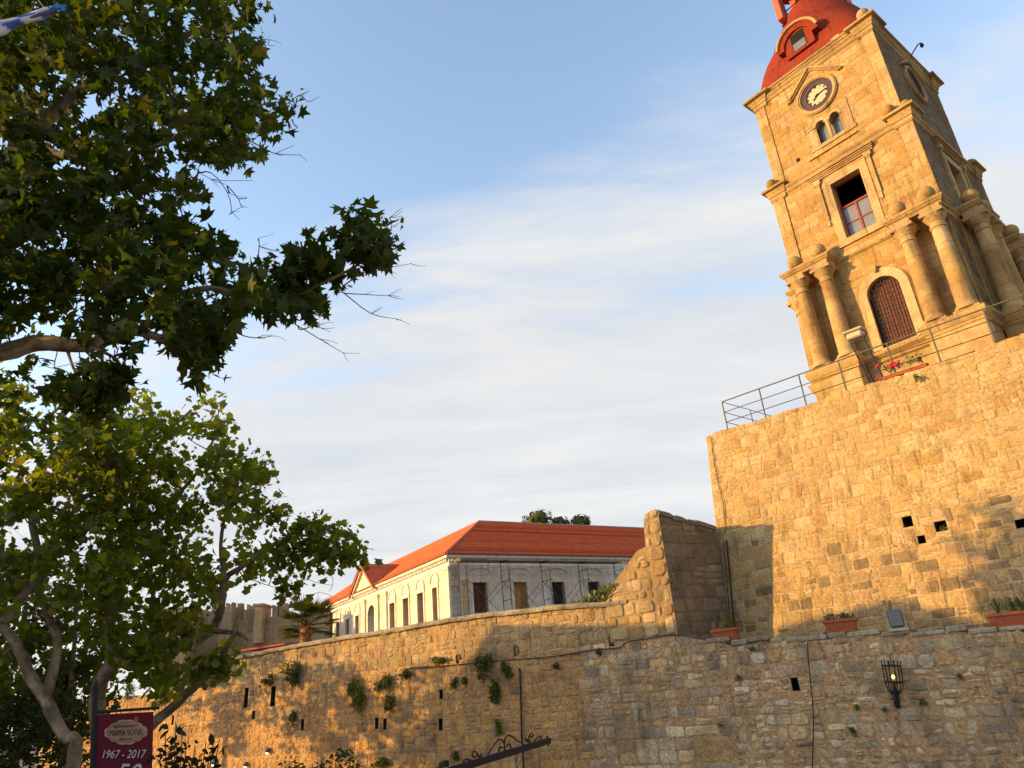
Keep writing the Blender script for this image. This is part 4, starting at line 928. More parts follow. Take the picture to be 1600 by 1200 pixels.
    pr = MB(); uu = 3.0
    for k in range(14):
        t0, t1 = k/14, (k+1)/14
        for s_, ve in ((1, v0-.3), (-1, v1+.3)):
            va, vb = ve+(vm-ve)*t0, ve+(vm-ve)*t1; za, zb = 8.2+(zt+.22-8.2)*t0+.03, 8.2+(zt+.22-8.2)*t1
            q = [(-.64,va,za),(uu,va,za),(uu,vb,zb),(-.64,vb,zb)]
            pr.add(q+[(-.64,va,za-.05),(uu,va,za-.05)], [(0,1,2,3) if s_ > 0 else (3,2,1,0), (4,5,1,0)], pick(TCs, r, .1))
    pr.build('pediment_roof', M_TILE, po, dz)
    # inner walls and floor so that the rooms behind the openings are rooms
    iw = MB((.48,.38,.24)); iw.box(4.6, 4.75, 4.75, VL, ZB, 8.1); iw.box(4.8, UL, 4.6, 4.75, ZB, 8.1); iw.box(3.95,4.1,.4,4.6,ZB,8.1); iw.box(7.2,7.32,.4,4.6,ZB,8.1,(.5,.4,.26)); iw.box(10.1,10.25,.4,4.6,ZB,8.1); iw.box(0.4,UL,.4,VL,8.02,8.1,(.2,.15,.1)); iw.box(.4,4.6,11,11.15,ZB,8.1); iw.box(.4,4.6,3.0,3.1,ZB,8.1)
    iw.build('inner_wall', M_PLAST, e, dz)
mansion()

def scaffold():
    e = bpy.data.objects.new('scaffold', None); COL.objects.link(e); e.parent = None
    o = MA.o; p = o+MA.u*1+MA.v*-1; e.location = (p[0], p[1], 1.2+H); e.rotation_euler = (0,0,MA.a)
    tag(e, 'steel pipe scaffold with planks along the shaded mansion wall', 'scaffold')
    L = lambda u, v, z: (u-1, v+1, z-1.2)
    ks = [.35, 3.45, 6.6, 9.75, 12.9]
    for u in ks:
        f = MB()
        for v in (-1.55, -.55): f.tube([L(u+(v+1.55)*.0, v, 1.2), L(u, v, 7.75 if v > -1 else 7.2)], .028, 5)
        for z in (2.2, 3.0, 4.4, 5.2, 6.4, 7.1): f.tube([L(u,-1.55,z), L(u,-.55,z)], .022, 5)
        f.build('end_frame', M_STEEL, e)
    b = MB()
    for a, c in zip(ks[:-1], ks[1:]):
        for v in (-1.55, -.55):
            b.tube([L(a,v,3.6), L(c,v,6.5)], .016, 4); b.tube([L(a,v,6.5), L(c,v,3.6)], .016, 4); b.tube([L(a,v,1.4), L(c,v,3.6)], .016, 4); b.tube([L(a,v,3.6), L(c,v,1.4)], .016, 4)
    b.build('cross_brace', M_STEEL, e)
    d = MB(); 
    for a, c in zip(ks[:-1], ks[1:]): d.box(a-.3-1, c+.1-1, -.5, .42, 6.42, 6.47); 
    d.box(-1.0,1.0,-.5,.4,6.5,6.56); d.build('deck', M_PLANK, e)
scaffold()

# ---------------------------------------------------------------- castle wall far behind
def castle():
    P = at(292, 955, 62); Q = at(452, 962, 62); ang = math.atan2(Q[1]-P[1], Q[0]-P[0]); fr = Frame(P[0], P[1], 0.0, 0.0)
    e = fr.empty('castle_wall'); tag(e, 'distant grey battlemented castle wall seen between the trees', 'castle wall')
    L = lambda px, py: fr.loc(px, py, v=0)
    CC = [(.33,.27,.205),(.29,.24,.185),(.37,.31,.235)]; r = random.Random(2); ccol = lambda r_, u, z: pick(CC, r_, .1)
    mb = MB(); zt = L(400, 966)[2]; F = Face((0,0,0),(1,0,0),(0,-1,0)); u0, u1 = -2.0, 12.0
    backing(mb, F, u0, u1, 0, zt, [], (.3,.26,.22), topback=1.0); masonry(mb, F, u0, u1, 0, zt, .55, .95, r, ccol, .03, .03, .04, .03, cham=.1)
    mb.add([(u0,1,0),(u1,1,0),(u1,1,zt),(u0,1,zt)], [(0,1,2,3)], (.3,.26,.22))
    mb.build('wall_face', M_CASTLE, e)
    for (xa, xb, yt) in ((370,375,947),(385,396,948),(425,434,949),(436,446,947),(352,362,946),(330,342,944)):
        m = MB(); a, b, z = L(xa, 960)[0], L(xb, 960)[0], L((xa+xb)/2, yt)[2]; m.box(a, b, -.02, .9, zt-.1, z, (.29,.25,.21)); m.prism([(a,z),(a+(b-a)*.35,z-.02),(a,z+.25)], lambda u, z_, d: (u, d, z_), 0, .85, (.29,.25,.21)); m.prism([(b,z),(b,z+.25),(b-(b-a)*.35,z-.02)], lambda u, z_, d: (u, d, z_), 0, .85, (.29,.25,.21)); m.build('merlon', M_CASTLE, e)
    t = MB(); a, b, z = L(401, 960)[0], L(414, 960)[0], L(408, 948)[2]; t.box(a, b, -.6, 1.5, zt-2, z, (.42,.33,.24)); t.box(a-.1, b+.1, -.7, 1.6, z, z+.18, (.30,.26,.22))
    t.build('turret', M_CASTLE, e)
    t = MB(); F2 = lambda a_, z_, w=0: None
    a, b, z = L(290, 960)[0]-1, L(312, 960)[0], L(305, 952)[2]
    t.box(a, b, -2, 3, 0, z, (.31,.27,.22)); a2, b2, z2 = L(352, 960)[0], L(370, 960)[0], L(360, 950)[2]; t.box(a2, b2, -1, 3, 0, z2, (.30,.26,.215))
    t.build('tower', M_CASTLE, e)
castle()
q0 = RA.loc(382, 1014, v=1.2); q1 = RA.loc(452, 1006, v=1.2)
aw = MB(); aw.box(q0[0], q1[0], 1.0, 3.2, q0[2]-.10, q0[2]-.03); aw.prism([(1.0,q0[2]-.026),(3.2,q0[2]+.02),(3.2,q0[2]-.026)], lambda v, z, d: (d, v, z), q0[0], q1[0])
ao = RA.empty('awning'); aw.build('canopy', M_AWN, ao, 4.0); tag(ao, 'low red awning edge showing over the rampart parapet', 'awning')
ps = MB(); 
for u in (q0[0]+.05, q1[0]-.05): ps.tube([(u,3.1,.7),(u,3.1,q0[2])], .03, 6)
ps.build('post', M_IRON, ao, 4.0)

# ---------------------------------------------------------------- railing on the tall wall
def railing():
    zt = 9.0; A = zat(1128, 628, zt); Bp = zat(1533, 484, zt); d = (Bp-A)[:2]; L0 = np.linalg.norm(d); d /= L0
    e = empty('terrace_railing', (A[0], A[1], ZT+H-.05), math.atan2(d[1], d[0])); tag(e, 'thin metal railing with three rails along the top of the terrace wall', 'railing')
    fr = Frame(A[0], A[1], math.atan2(d[1], d[0]), ZT); hh = zt-ZT+.05
    us = [fr.loc(px, py, v=0)[0] for px, py in ((1128,628),(1186,608),(1248,587),(1310,566),(1386,540),(1452,513),(1537,485))]; us += [us[-1]+2.3, us[-1]+4.6]
    us[0] = 0.0
    for u in us:
        p = MB(); p.tube([(u,0,-.05),(u,0,hh)], .026, 6); p.build('post', M_RAIL, e)
    x1 = us[-1]
    for z, rr, m in ((hh, .024, M_RAIL), (hh*.66, .014, M_IRON), (hh*.34, .014, M_IRON), (.06, .014, M_IRON)):
        t = MB(); t.tube([(0,0,z),(x1,0,z)], rr, 6); t.build('rail', m, e)
    # return along the left end
    for z in (hh, hh*.66, hh*.34, .06):
        t = MB(); t.tube([(0,0,z),(0.35,3.6,z)], .014, 6); t.build('rail', M_IRON, e)
    for v in (1.8, 3.6): p = MB(); p.tube([(v*.097,v,-.05),(v*.097,v,hh)], .02, 6); p.build('post', M_RAIL, e)
    # floodlight on its own frame just behind the rail
    fl = empty('floodlight', (0,0,0)); 
    g = lambda px, py, v: fr.loc(px, py, v=v)
    tag(fl, 'cream floodlight box on a black frame in front of the tower door', 'floodlight')
    b = g(1354, 598, .15); a = g(1329, 538, .15); c = g(1345, 533, .15); b2 = g(1375, 588, .15)
    W_ = lambda q: (fr.o[0]+fr.u[0]*q[0]+fr.v[0]*q[1], fr.o[1]+fr.u[1]*q[0]+fr.v[1]*q[1], q[2]+H)
    fl.location = W_((b[0], .15, ZT)); fl.rotation_euler = (0,0,fr.a)
    R = lambda q: (q[0]-b[0], q[1]-.15, q[2]-ZT)
    f = MB(); zt_ = R(a)[2]
    for s_ in (0, .42): f.tube([(s_+.12, 0, .0), (s_-.10, -.02, zt_)], .026, 6); 
    f.tube([(-.10,-.02,zt_),(.32,-.02,zt_)], .02, 6); f.tube([(.12,.5,0),(.12,.0,.9)], .02, 6); f.tube([(-.10,-.02,zt_),(-.2,-.02,zt_+.35)], .02, 6); f.tube([(.32,-.02,zt_),(.42,.1,zt_+.25)], .02, 6)
    f.build('frame', M_IRON, fl)
    h = MB(); h.bbox(-.16,.34,-.16,.16,zt_+.12,zt_+.34,.05); h.bbox(-.24,.40,-.22,.22,zt_+.34,zt_+.42,.03); h.build('housing', M_PALEMET, fl)
    return fr
RL = railing()
RLW = lambda q: (RL.o[0]+RL.u[0]*q[0]+RL.v[0]*q[1], RL.o[1]+RL.u[1]*q[0]+RL.v[1]*q[1], q[2]+H)

# ---------------------------------------------------------------- foliage
def inpoly(poly, x, y):
    c = False; n = len(poly); j = n-1
    for i in range(n):
        xi, yi = poly[i]; xj, yj = poly[j]
        if (yi > y) != (yj > y) and x < (xj-xi)*(y-yi)/(yj-yi)+xi: c = not c
        j = i
    return c
def star_leaf():            # five-lobed plane leaf, unit size, stalk at the origin, tip towards +y
    tips = [(0,1.0),(.62,.66),(.70,.12),(-.70,.12),(-.62,.66)]
    P = [(0,-.02),(.28,-.04),(.72,.10),(.40,.28),(.66,.68),(.24,.58),(0,1.05),(-.24,.58),(-.66,.68),(-.40,.28),(-.72,.10),(-.28,-.04)]
    V = [(0,.32,-.05)]+[(x, y, .22*abs(x)-.16*(y > .9)-.05*y*y) for x, y in P]
    F = [(0, 1+i, 1+(i+1) % 12) for i in range(12)]
    return np.array(V), np.array(F)
def simple_leaf(): 
    V = [(0,0,0),(.26,.3,.04),(.20,.72,.02),(0,1,-.05),(-.20,.72,.02),(-.26,.3,.04)]
    return np.array(V), np.array([(0,1,5),(1,2,5),(5,2,4),(2,3,4)])
def mid_leaf():
    V = [(0,.3,-.05),(0,0,0),(.60,.06,.05),(.36,.32,.0),(.55,.7,.04),(0,1.0,-.08),(-.55,.7,.04),(-.36,.32,.0),(-.60,.06,.05)]
    return np.array(V), np.array([(0,i,i+1) for i in range(1,8)]+[(0,8,1)])
def leaves(name, pts, size, tmpl, cols, mat, parent, seed=0, up=0.55, var=.25, world_off=None, droop=0.3):
    R = np.random.default_rng(seed); pts = np.asarray(pts, float); n = len(pts); V, F = tmpl
    nz = R.normal(size=(n,3)); nz[:,2] = np.abs(nz[:,2])*.6+up; nz /= np.linalg.norm(nz, axis=1)[:,None]
    t = R.normal(size=(n,3)); t[:,2] -= droop*2; t -= nz*np.sum(t*nz, axis=1)[:,None]; t /= np.linalg.norm(t, axis=1)[:,None]+1e-9
    x = np.cross(t, nz); s = size*(1+R.uniform(-.55,.45,n))
    W_ = pts[:,None,:] + s[:,None,None]*(V[None,:,0:1]*x[:,None,:]+V[None,:,1:2]*t[:,None,:]+V[None,:,2:3]*nz[:,None,:])
    verts = W_.reshape(-1,3); faces = (F[None]+(np.arange(n)*len(V))[:,None,None]).reshape(-1,3)
    cc = np.array(cols)[R.integers(0,len(cols),n)]*(1+R.uniform(-var,var,n))[:,None]
    col = np.repeat(np.concatenate([cc, np.ones((n,1))], 1), len(V), axis=0).astype(np.float32)
    if world_off is not None: verts = verts-np.array(world_off)
    me = bpy.data.meshes.new(name); me.vertices.add(len(verts)); me.vertices.foreach_set('co', verts.ravel().astype(np.float32))
    me.loops.add(faces.size); me.loops.foreach_set('vertex_index', faces.ravel().astype(np.int32))
    me.polygons.add(len(faces)); me.polygons.foreach_set('loop_start', np.arange(0, faces.size, 3, dtype=np.int32)); 
    a = me.attributes.new('Col', 'FLOAT_COLOR', 'POINT'); a.data.foreach_set('color', col.ravel())
    me.materials.append(mat); me.update(calc_edges=True); me.validate()
    o = bpy.data.objects.new(name, me); COL.objects.link(o)
    if parent: o.parent = parent
    return o
BARK = [(.27,.20,.125),(.20,.15,.10),(.34,.26,.165),(.15,.11,.07)]
def smooth_path(P, k=4):
    P = [np.array(p, float) for p in P]; out = []
    for i in range(len(P)-1):
        p0, p1, p2, p3 = P[max(i-1,0)], P[i], P[i+1], P[min(i+2,len(P)-1)]
        for j in range(k):
            t = j/k; out.append(.5*((2*p1)+(-p0+p2)*t+(2*p0-5*p1+4*p2-p3)*t*t+(-p0+3*p1-3*p2+p3)*t**3))
    out.append(P[-1]); return out
class Tree:
    def __init__(s, name, base, label, cat, group=None, seed=1):
        s.e = empty(name, base); tag(s.e, label, cat, group); s.b = np.array(base); s.nodes = []; s.rad = []; s.tr = MB(BARK[0]); s.tw = MB((.10,.08,.055)); s.r = random.Random(seed); s.tips = []
    def limb(s, pts, r0, r1, n=8, node=True, wob=0.0):      # pts eye-relative
        P = smooth_path([np.array(p)+np.array([0,0,H]) for p in pts]); k = len(P)
        if wob: P = [p+np.array([s.r.uniform(-wob,wob) for _ in range(3)]) for p in P]
        rr = [r0+(r1-r0)*(i/(k-1)) for i in range(k)]; rr = [x*(1+s.r.uniform(-.07,.07)) for x in rr]
        b = s.tr.add([], []); st = len(s.tr.v); s.tr.tube([p-s.b for p in P], rr, n)
        for i in range(st, len(s.tr.v)):
            if (i//n) % 1 == 0: s.tr.c[i] = BARK[hash((i//n//2, i % n//2)) % 4]
        if node:
            for p, x in zip(P, rr): s.nodes.append(p); s.rad.append(x)
        return P
    def grow(s, tips, rt=.006, sag=0.05):
        tips = [np.array(t)+np.array([0,0,H]) for t in tips]
        base = np.array(s.nodes); d0 = [np.min(np.linalg.norm(base-t, axis=1)) for t in tips]
        for i in np.argsort(d0):
            t = tips[i]; N = np.array(s.nodes); dd = np.linalg.norm(N-t, axis=1)+np.where(N[:,2] > t[2]+.3, .15, 0); j = int(np.argmin(dd)); p = N[j]; L = np.linalg.norm(t-p)
            if L < 1e-3: continue
            m1 = p+(t-p)*.35+np.array([s.r.uniform(-1,1) for _ in range(3)])*L*.10; m2 = p+(t-p)*.7+np.array([s.r.uniform(-1,1) for _ in range(3)])*L*.10-np.array([0,0,sag*L*.5])
            r0 = min(s.rad[j]*.8, rt*2+L*.010)
            s.tw.tube([p-s.b, m1-s.b, m2-s.b, t-s.b], [r0, r0*.75, r0*.5+rt*.3, rt], 4, cap=False)
            for q, x in ((m1, r0*.75), (m2, r0*.55), (t, rt)): s.nodes.append(q); s.rad.append(x)
        s.tips = tips
    def twig(s, pts, r0=.008, r1=.003):
        Q = [np.array(p)+np.array([0,0,H]) for p in pts]; N = np.array(s.nodes); j = int(np.argmin(np.linalg.norm(N-Q[0], axis=1))); Q = [N[j]]+Q
        P = smooth_path(Q, 3); s.nodes += P[3:]; s.rad += [r1]*len(P[3:]); s.tw.tube([p-s.b for p in P], r0, 4, r2=r1, cap=False)
    def done(s, leafpts, size, tmpl, cols, mat, seed, var=.3, up=.5, droop=.3):
        s.tr.build('trunk', M_BARK, s.e); s.tw.build('twigs', M_BARK, s.e)
        return leaves('crown', leafpts, size, tmpl, cols, mat, s.e, seed, up=up, var=var, world_off=s.b, droop=droop)
def hashnoise(x, y, seed):
    def h(i, j): return (math.sin(i*127.1+j*311.7+seed*74.7)*43758.5453) % 1.0
    i, j = math.floor(x), math.floor(y); fx, fy = x-i, y-j; fx = fx*fx*(3-2*fx); fy = fy*fy*(3-2*fy)
    return (h(i,j)*(1-fx)+h(i+1,j)*fx)*(1-fy)+(h(i,j+1)*(1-fx)+h(i+1,j+1)*fx)*fy
def sample_poly(poly, n, Y0, Y1, seed, thr=0.0, sc=45.0, dens=None):
    R = random.Random(seed); xs = [p[0] for p in poly]; ys = [p[1] for p in poly]; out = []; tries = 0
    while len(out) < n and tries < n*60:
        tries += 1; x, y = R.uniform(min(xs), max(xs)), R.uniform(min(ys), max(ys))
        if not inpoly(poly, x, y): continue
        if thr and .6*hashnoise(x/sc, y/sc, seed)+.4*hashnoise(x/sc*2.3, y/sc*2.3, seed+5) < thr: continue
        if dens and R.random() > dens(x, y): continue
        out.append(at(x, y, R.uniform(Y0, Y1)))
    return out
def clusters(tips, per, rad, seed, flat=.7, drop=.0):
    R = np.random.default_rng(seed); T = np.array(tips); n = len(T)*per
    o = R.normal(size=(n,3)); o /= np.linalg.norm(o, axis=1)[:,None]; o *= (R.random(n)**.5)[:,None]*rad; o[:,2] *= flat; o[:,2] -= drop*rad
    return np.repeat(T, per, axis=0)+o

# near plane tree: the trunk stands just outside the left edge, its boughs hang into the view
def near_tree():
    t = Tree('plane_tree', (-9.2, 7.5, 0.0), 'dark green plane tree whose nearest boughs hang in from the upper left', 'tree', seed=3)
    A = lambda x, y, Y: at(x, y, Y)
    t.limb([(-9.2,7.5,-4.1),(-9.1,7.5,-2),(-8.8,7.4,.5),(-8.3,7.3,2.4)], .42, .30, 12)
    t.limb([(-8.3,7.3,2.4),(-7.4,7.2,2.9),A(-120,570,7.0),A(0,552,6.9),A(60,536,6.8),A(140,540,6.7),A(200,518,6.6),A(255,530,6.6),A(300,552,6.6)], .15, .022, 9)
    t.limb([A(140,540,6.7),A(190,500,6.9),A(250,470,7.0),A(330,450,7.0),A(400,470,7.0),A(460,460,7.1),A(530,430,7.1),A(575,400,7.2),A(598,350,7.2)], .045, .008, 6)
    t.limb([(-8.3,7.3,2.4),(-7.2,7.4,4.0),A(-60,330,7.2),A(0,285,7.1),A(40,220,7.0),A(90,170,7.2),A(200,90,7.4),A(330,40,7.4)], .22, .03, 9)
    t.limb([A(40,220,7.0),A(130,250,6.8),A(240,230,6.7),A(340,180,6.6),A(430,160,6.6)], .05, .01, 6)
    t.limb([A(0,285,7.1),A(100,330,7.0),A(180,360,7.0),A(280,370,6.9),A(330,390,6.9)], .05, .01, 6)
    t.limb([A(150,180,7.2),A(155,330,7.1),A(160,440,6.9),A(165,520,6.7)], .02, .012, 5)
    t.limb([A(105,545,6.8),A(115,575,6.7),A(130,600,6.7)], .02, .01, 5)
    t.limb([A(140,540,6.7),A(180,560,6.5),A(188,575,6.5)], .02, .01, 5)
    body = [(-80,-80),(428,-80),(425,0),(418,28),(395,38),(412,60),(378,70),(392,95),(380,112),(415,125),(440,132),(462,142),(455,170),(440,200),(410,210),(390,240),(370,262),(345,240),(305,245),(300,275),(303,300),(270,320),(300,345),(330,360),(300,372),(352,368),(378,378),(368,405),(390,425),(430,405),(465,385),(480,400),(470,440),(500,450),(500,475),(470,490),(440,492),(400,480),(372,478),(365,510),(345,530),(325,520),(300,545),(250,515),(170,505),(100,510),(40,500),(-80,520)]
    arm = [(470,385),(490,372),(530,378),(545,345),(560,332),(600,318),(608,345),(608,392),(570,415),(540,440),(500,470),(455,490),(430,470),(440,440)]
    low = [(270,530),(330,515),(345,530),(330,560),(322,580),(300,565)]
    d1 = [(95,600),(130,585),(170,590),(178,625),(150,645),(110,635)]
    d2 = [(165,560),(195,530),(200,565),(190,595),(160,605),(150,580)]
    dn = lambda x, y: 1.0 if y < 300 else (.85 if x < 200 else .75)
    tips = sample_poly(body, 860, 5.7, 8.8, 5, .27, 42, dn)+sample_poly([(-20,-20),(150,-20),(140,70),(60,110),(-20,120)], 40, 6.2, 8.0, 77)+sample_poly(arm, 48, 6.8, 7.6, 6, .34, 26)+sample_poly(low, 14, 6.3, 6.9, 7)+sample_poly(d1, 16, 6.5, 6.9, 8)+sample_poly(d2, 9, 6.4, 6.8, 9, 0)
    # the crown goes on to the left, outside the picture
    off = []
    R = random.Random(12)
    for k in range(300):
        a, b, c = R.gauss(0,1), R.gauss(0,1), R.gauss(0,1); off.append(np.array([-9.0+a*1.5, 7.4+b*1.5, 5.2+c*1.4]))
    t.grow(tips+off, .004)
    for P in ([(400,225),(430,240),(468,242)], [(330,270),(355,300),(362,330),(358,335)], [(300,255),(330,280),(395,282)], [(355,290),(372,310),(375,318)], [(440,170),(465,150),(480,158)], [(560,430),(600,420),(642,412)], [(530,455),(570,460),(607,462)], [(540,460),(580,490),(618,498)], [(450,500),(500,530),(537,552)], [(470,515),(495,508),(500,512)], [(598,375),(612,355),(609,340)], [(400,420),(405,385),(404,372)], [(400,60),(412,62),(420,70)], [(370,520),(400,528),(425,525)], [(90,545),(85,575),(100,600)], [(120,540),(125,570),(112,612)],[(60,560),(80,575),(140,560)]):
        t.twig([A(x, y, 6.9+.1*i) for i, (x, y) in enumerate(P)], .009, .003)
        for q in range(3):
            b = P[R.randrange(len(P)-1)+1]; dx, dy = R.uniform(8,30), R.uniform(-16,16); t.twig([A(b[0], b[1], 7.0), A(b[0]+dx*.5, b[1]+dy*.5+R.uniform(-3,3), 7.0), A(b[0]+dx, b[1]+dy, 7.0)], .005, .002)
        p = P[-2]; t.twig([A(p[0], p[1], 7.0), A(p[0]+14, p[1]+R.uniform(-14,10), 7.0)], .003, .0015)
    L = clusters(t.tips[:len(tips)], 13, .24, 3, .75, .15); L2 = clusters(t.tips[len(tips):], 20, .75, 4, .8)
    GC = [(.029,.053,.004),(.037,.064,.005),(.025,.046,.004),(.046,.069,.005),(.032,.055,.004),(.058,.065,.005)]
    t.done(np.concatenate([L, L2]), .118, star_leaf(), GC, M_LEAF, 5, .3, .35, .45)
near_tree()

def far_tree_left():
    t = Tree('plane_tree', (float(at(118,1190,14.5)[0]), 14.5, 0.0), 'sunlit plane tree with a long pale trunk leaning left, at the left edge', 'tree', 'plane trees in front of the rampart', seed=4)
    A = at
    t.limb([(at(118,1190,14.5)[0]+.3,14.5,-4.1),A(118,1190,14.5),A(100,1150,14.5),A(70,1095,14.5),A(45,1050,14.4),A(25,1005,14.3),A(0,975,14.2),A(-30,940,14.2)], .13, .085, 10, wob=.02)
    t.limb([A(0,975,14.2),A(28,945,14.3),A(20,895,14.4),A(-5,850,14.5)], .09, .05, 8)
    t.limb([A(30,940,14.3),A(60,880,14.5),A(50,800,14.6),A(75,720,14.8),A(120,670,15)], .10, .03, 8)
    t.limb([A(70,1095,14.5),A(90,1010,14.9),A(75,960,15),A(60,900,15.2),A(100,820,15.3),A(150,760,15.2)], .10, .03, 8)
    t.limb([A(-30,940,14.2),A(-50,860,14.2),A(-30,760,14.2),A(20,680,14.3)], .12, .04, 8)
    body = [(-90,560),(-10,575),(20,590),(60,610),(70,640),(110,650),(170,625),(190,640),(215,690),(190,760),(205,830),(190,900),(150,930),(120,960),(85,930),(60,900),(15,930),(-90,930)]
    tips = sample_poly(body, 330, 13.2, 16.2, 15, .40, 52, lambda x, y: 1 if y < 880 else .55)
    R = random.Random(5); off = [np.array([-12.6+R.gauss(0,1)*1.0, 14.8+R.gauss(0,1)*1.3, 2.6+R.gauss(0,1)*1.2]) for _ in range(30)]
    t.grow(tips+off, .006)
    L = clusters(t.tips[:len(tips)], 15, .42, 8, .8, .1); L2 = clusters(t.tips[len(tips):], 14, .8, 9)
    GC = [(.099,.135,.010),(.122,.150,.012),(.073,.114,.010),(.150,.159,.012),(.104,.130,.010)]
    t.done(np.concatenate([L, L2]), .140, mid_leaf(), GC, M_LEAF2, 6, .35, .35)
def far_tree_right():
    t = Tree('plane_tree', (float(at(155,1180,16.5)[0])+.4, 16.5, 0.0), 'spreading plane tree with forked pale trunk behind the maroon banner', 'tree', 'plane trees in front of the rampart', seed=6)
    A = at
    b = A(155,1180,16.5)
    t.limb([(b[0]+.4,16.5,-4.1),b+np.array([.1,0,-.5]),A(152,1110,16.5),A(158,1065,16.5),A(180,1025,16.5)], .20, .14, 10, wob=.02)
    t.limb([A(180,1025,16.5),A(172,1000,16.4),A(175,955,16.3),A(190,900,16.2),A(200,830,16),A(215,760,15.8),A(250,690,15.6),A(300,640,15.5)], .13, .03, 8, wob=.02)
    t.limb([A(180,1025,16.5),A(215,1040,16.4),A(245,1010,16.2),A(290,1005,16.1),A(330,985,16),A(348,940,15.8),A(352,905,15.7),A(385,880,15.6),A(430,850,15.5),A(480,835,15.4),A(530,850,15.3)], .13, .02, 8, wob=.02)
    t.limb([b+np.array([.25,0,-.6]),A(205,1165,16.3),A(240,1130,16.2),A(290,1085,16),A(330,1045,15.8),A(358,1005,15.7),A(375,960,15.6)], .15, .03, 8, wob=.015)
    t.limb([A(330,985,16),A(370,990,15.9),A(390,1000,15.8)], .06, .03, 6)
    t.limb([A(352,905,15.7),A(345,850,15.7),A(360,780,15.6),A(400,740,15.6)], .06, .015, 6)
    t.limb([A(200,830,16),A(270,780,15.6),A(320,720,15.5),A(340,660,15.5)], .06, .02, 6)
    t.limb([A(245,1010,16.2),A(235,960,16),A(250,900,15.8),A(290,860,15.6)], .07, .02, 6)
    body = [(130,660),(180,640),(205,605),(240,615),(262,640),(280,655),(290,640),(300,610),(325,603),(345,625),(352,660),(370,690),(385,705),(385,730),(420,708),(425,745),(395,765),(380,780),(400,800),(395,830),(425,830),(430,870),(405,890),(390,915),(375,880),(350,900),(330,940),(375,975),(390,1000),(340,1010),(300,1030),(270,1075),(240,1075),(215,1050),(190,1010),(150,980),(140,900),(150,800),(120,720)]
    arm = [(395,805),(430,780),(450,805),(500,808),(530,820),(560,850),(563,872),(545,880),(520,868),(490,880),(470,900),(455,880),(430,885),(410,860)]
    b2 = [(440,905),(455,900),(460,925),(445,930)]; b3 = [(370,1045),(330,1060),(300,1040),(340,1020)]
    tips = sample_poly(body, 360, 14.2, 17.2, 25, .40, 46)+sample_poly(arm, 55, 15.0, 15.9, 26, .2, 25)+sample_poly(b2, 5, 15.3, 15.6, 27)+sample_poly(b3, 14, 15.6, 16.4, 28)
    t.grow(tips, .006)
    for P in ([(455,880),(480,905),(520,915)], [(500,880),(520,905),(515,925)], [(395,800),(430,780),(450,775)], [(380,900),(420,915),(470,930)], [(430,900),(460,940),(500,925),(540,945)]): t.twig([A(x, y, 15.4) for x, y in P], .012, .004)
    L = clusters(t.tips, 15, .40, 18, .8, .1)
    GC = [(.104,.138,.010),(.127,.153,.012),(.078,.117,.010),(.156,.164,.012),(.107,.133,.010)]
    t.done(L, .140, mid_leaf(), GC, M_LEAF2, 16, .35, .35)
far_tree_left(); far_tree_right()

# leafy trees farther back at the left; they dapple the rampart
def back_tree(px, py, Y, rad, hgt, label, n, cols, seed, size=.16, per=13, base_z=-4.1, group=None, pos=None):
    c = at(px, py, Y) if pos is None else np.array(pos, float); Y = float(c[1]); t = Tree('leafy_tree', (float(c[0]), float(Y), base_z+H+.1), label, 'tree', group, seed=seed); R = random.Random(seed)
    top = c[2]+hgt
    t.limb([(c[0],Y,base_z),(c[0]+.1,Y,(base_z+c[2])/2),(c[0],Y+.1,c[2]-hgt*.3),(c[0]-.1,Y,top-.6)], .16, .03, 8)
    tips = []
    while len(tips) < n:
        v = np.array([R.gauss(0,1) for _ in range(3)]); v /= np.linalg.norm(v); v *= R.random()**.4
        p = np.array([c[0]+v[0]*rad, Y+v[1]*rad, c[2]+v[2]*hgt])
        if hashnoise(p[0]*1.1, p[2]*1.1+p[1], seed) < (.3 if pos is None else .42): continue
        tips.append(p)
    t.grow(tips, .006); t.done(clusters(t.tips, per, .38, seed+1, .8), size, mid_leaf(), cols, M_LEAF2, seed+2, .3, .4)
G2 = [(.075,.095,.010),(.060,.082,.010),(.095,.105,.012),(.050,.072,.009)]
back_tree(45, 1020, 20.0, 2.3, 2.9, 'bushy tree with dense foliage in the lower left corner behind the leaning trunk', 185, G2, 41, group='bushy trees in the lower left')
back_tree(-60, 1120, 23.0, 2.6, 2.2, 'low bushy tree cut by the left edge of the view', 120, G2, 43, group='bushy trees in the lower left')
back_tree(-150, 1060, 25.5, 2.6, 2.9, 'wide bushy tree outside the left edge near the rampart end', 130, G2, 45, group='bushy trees in the lower left')
back_tree(112, 1045, 19.0, 1.5, 2.2, 'small bushy tree between the two plane tree trunks', 95, G2, 47, group='bushy trees in the lower left')

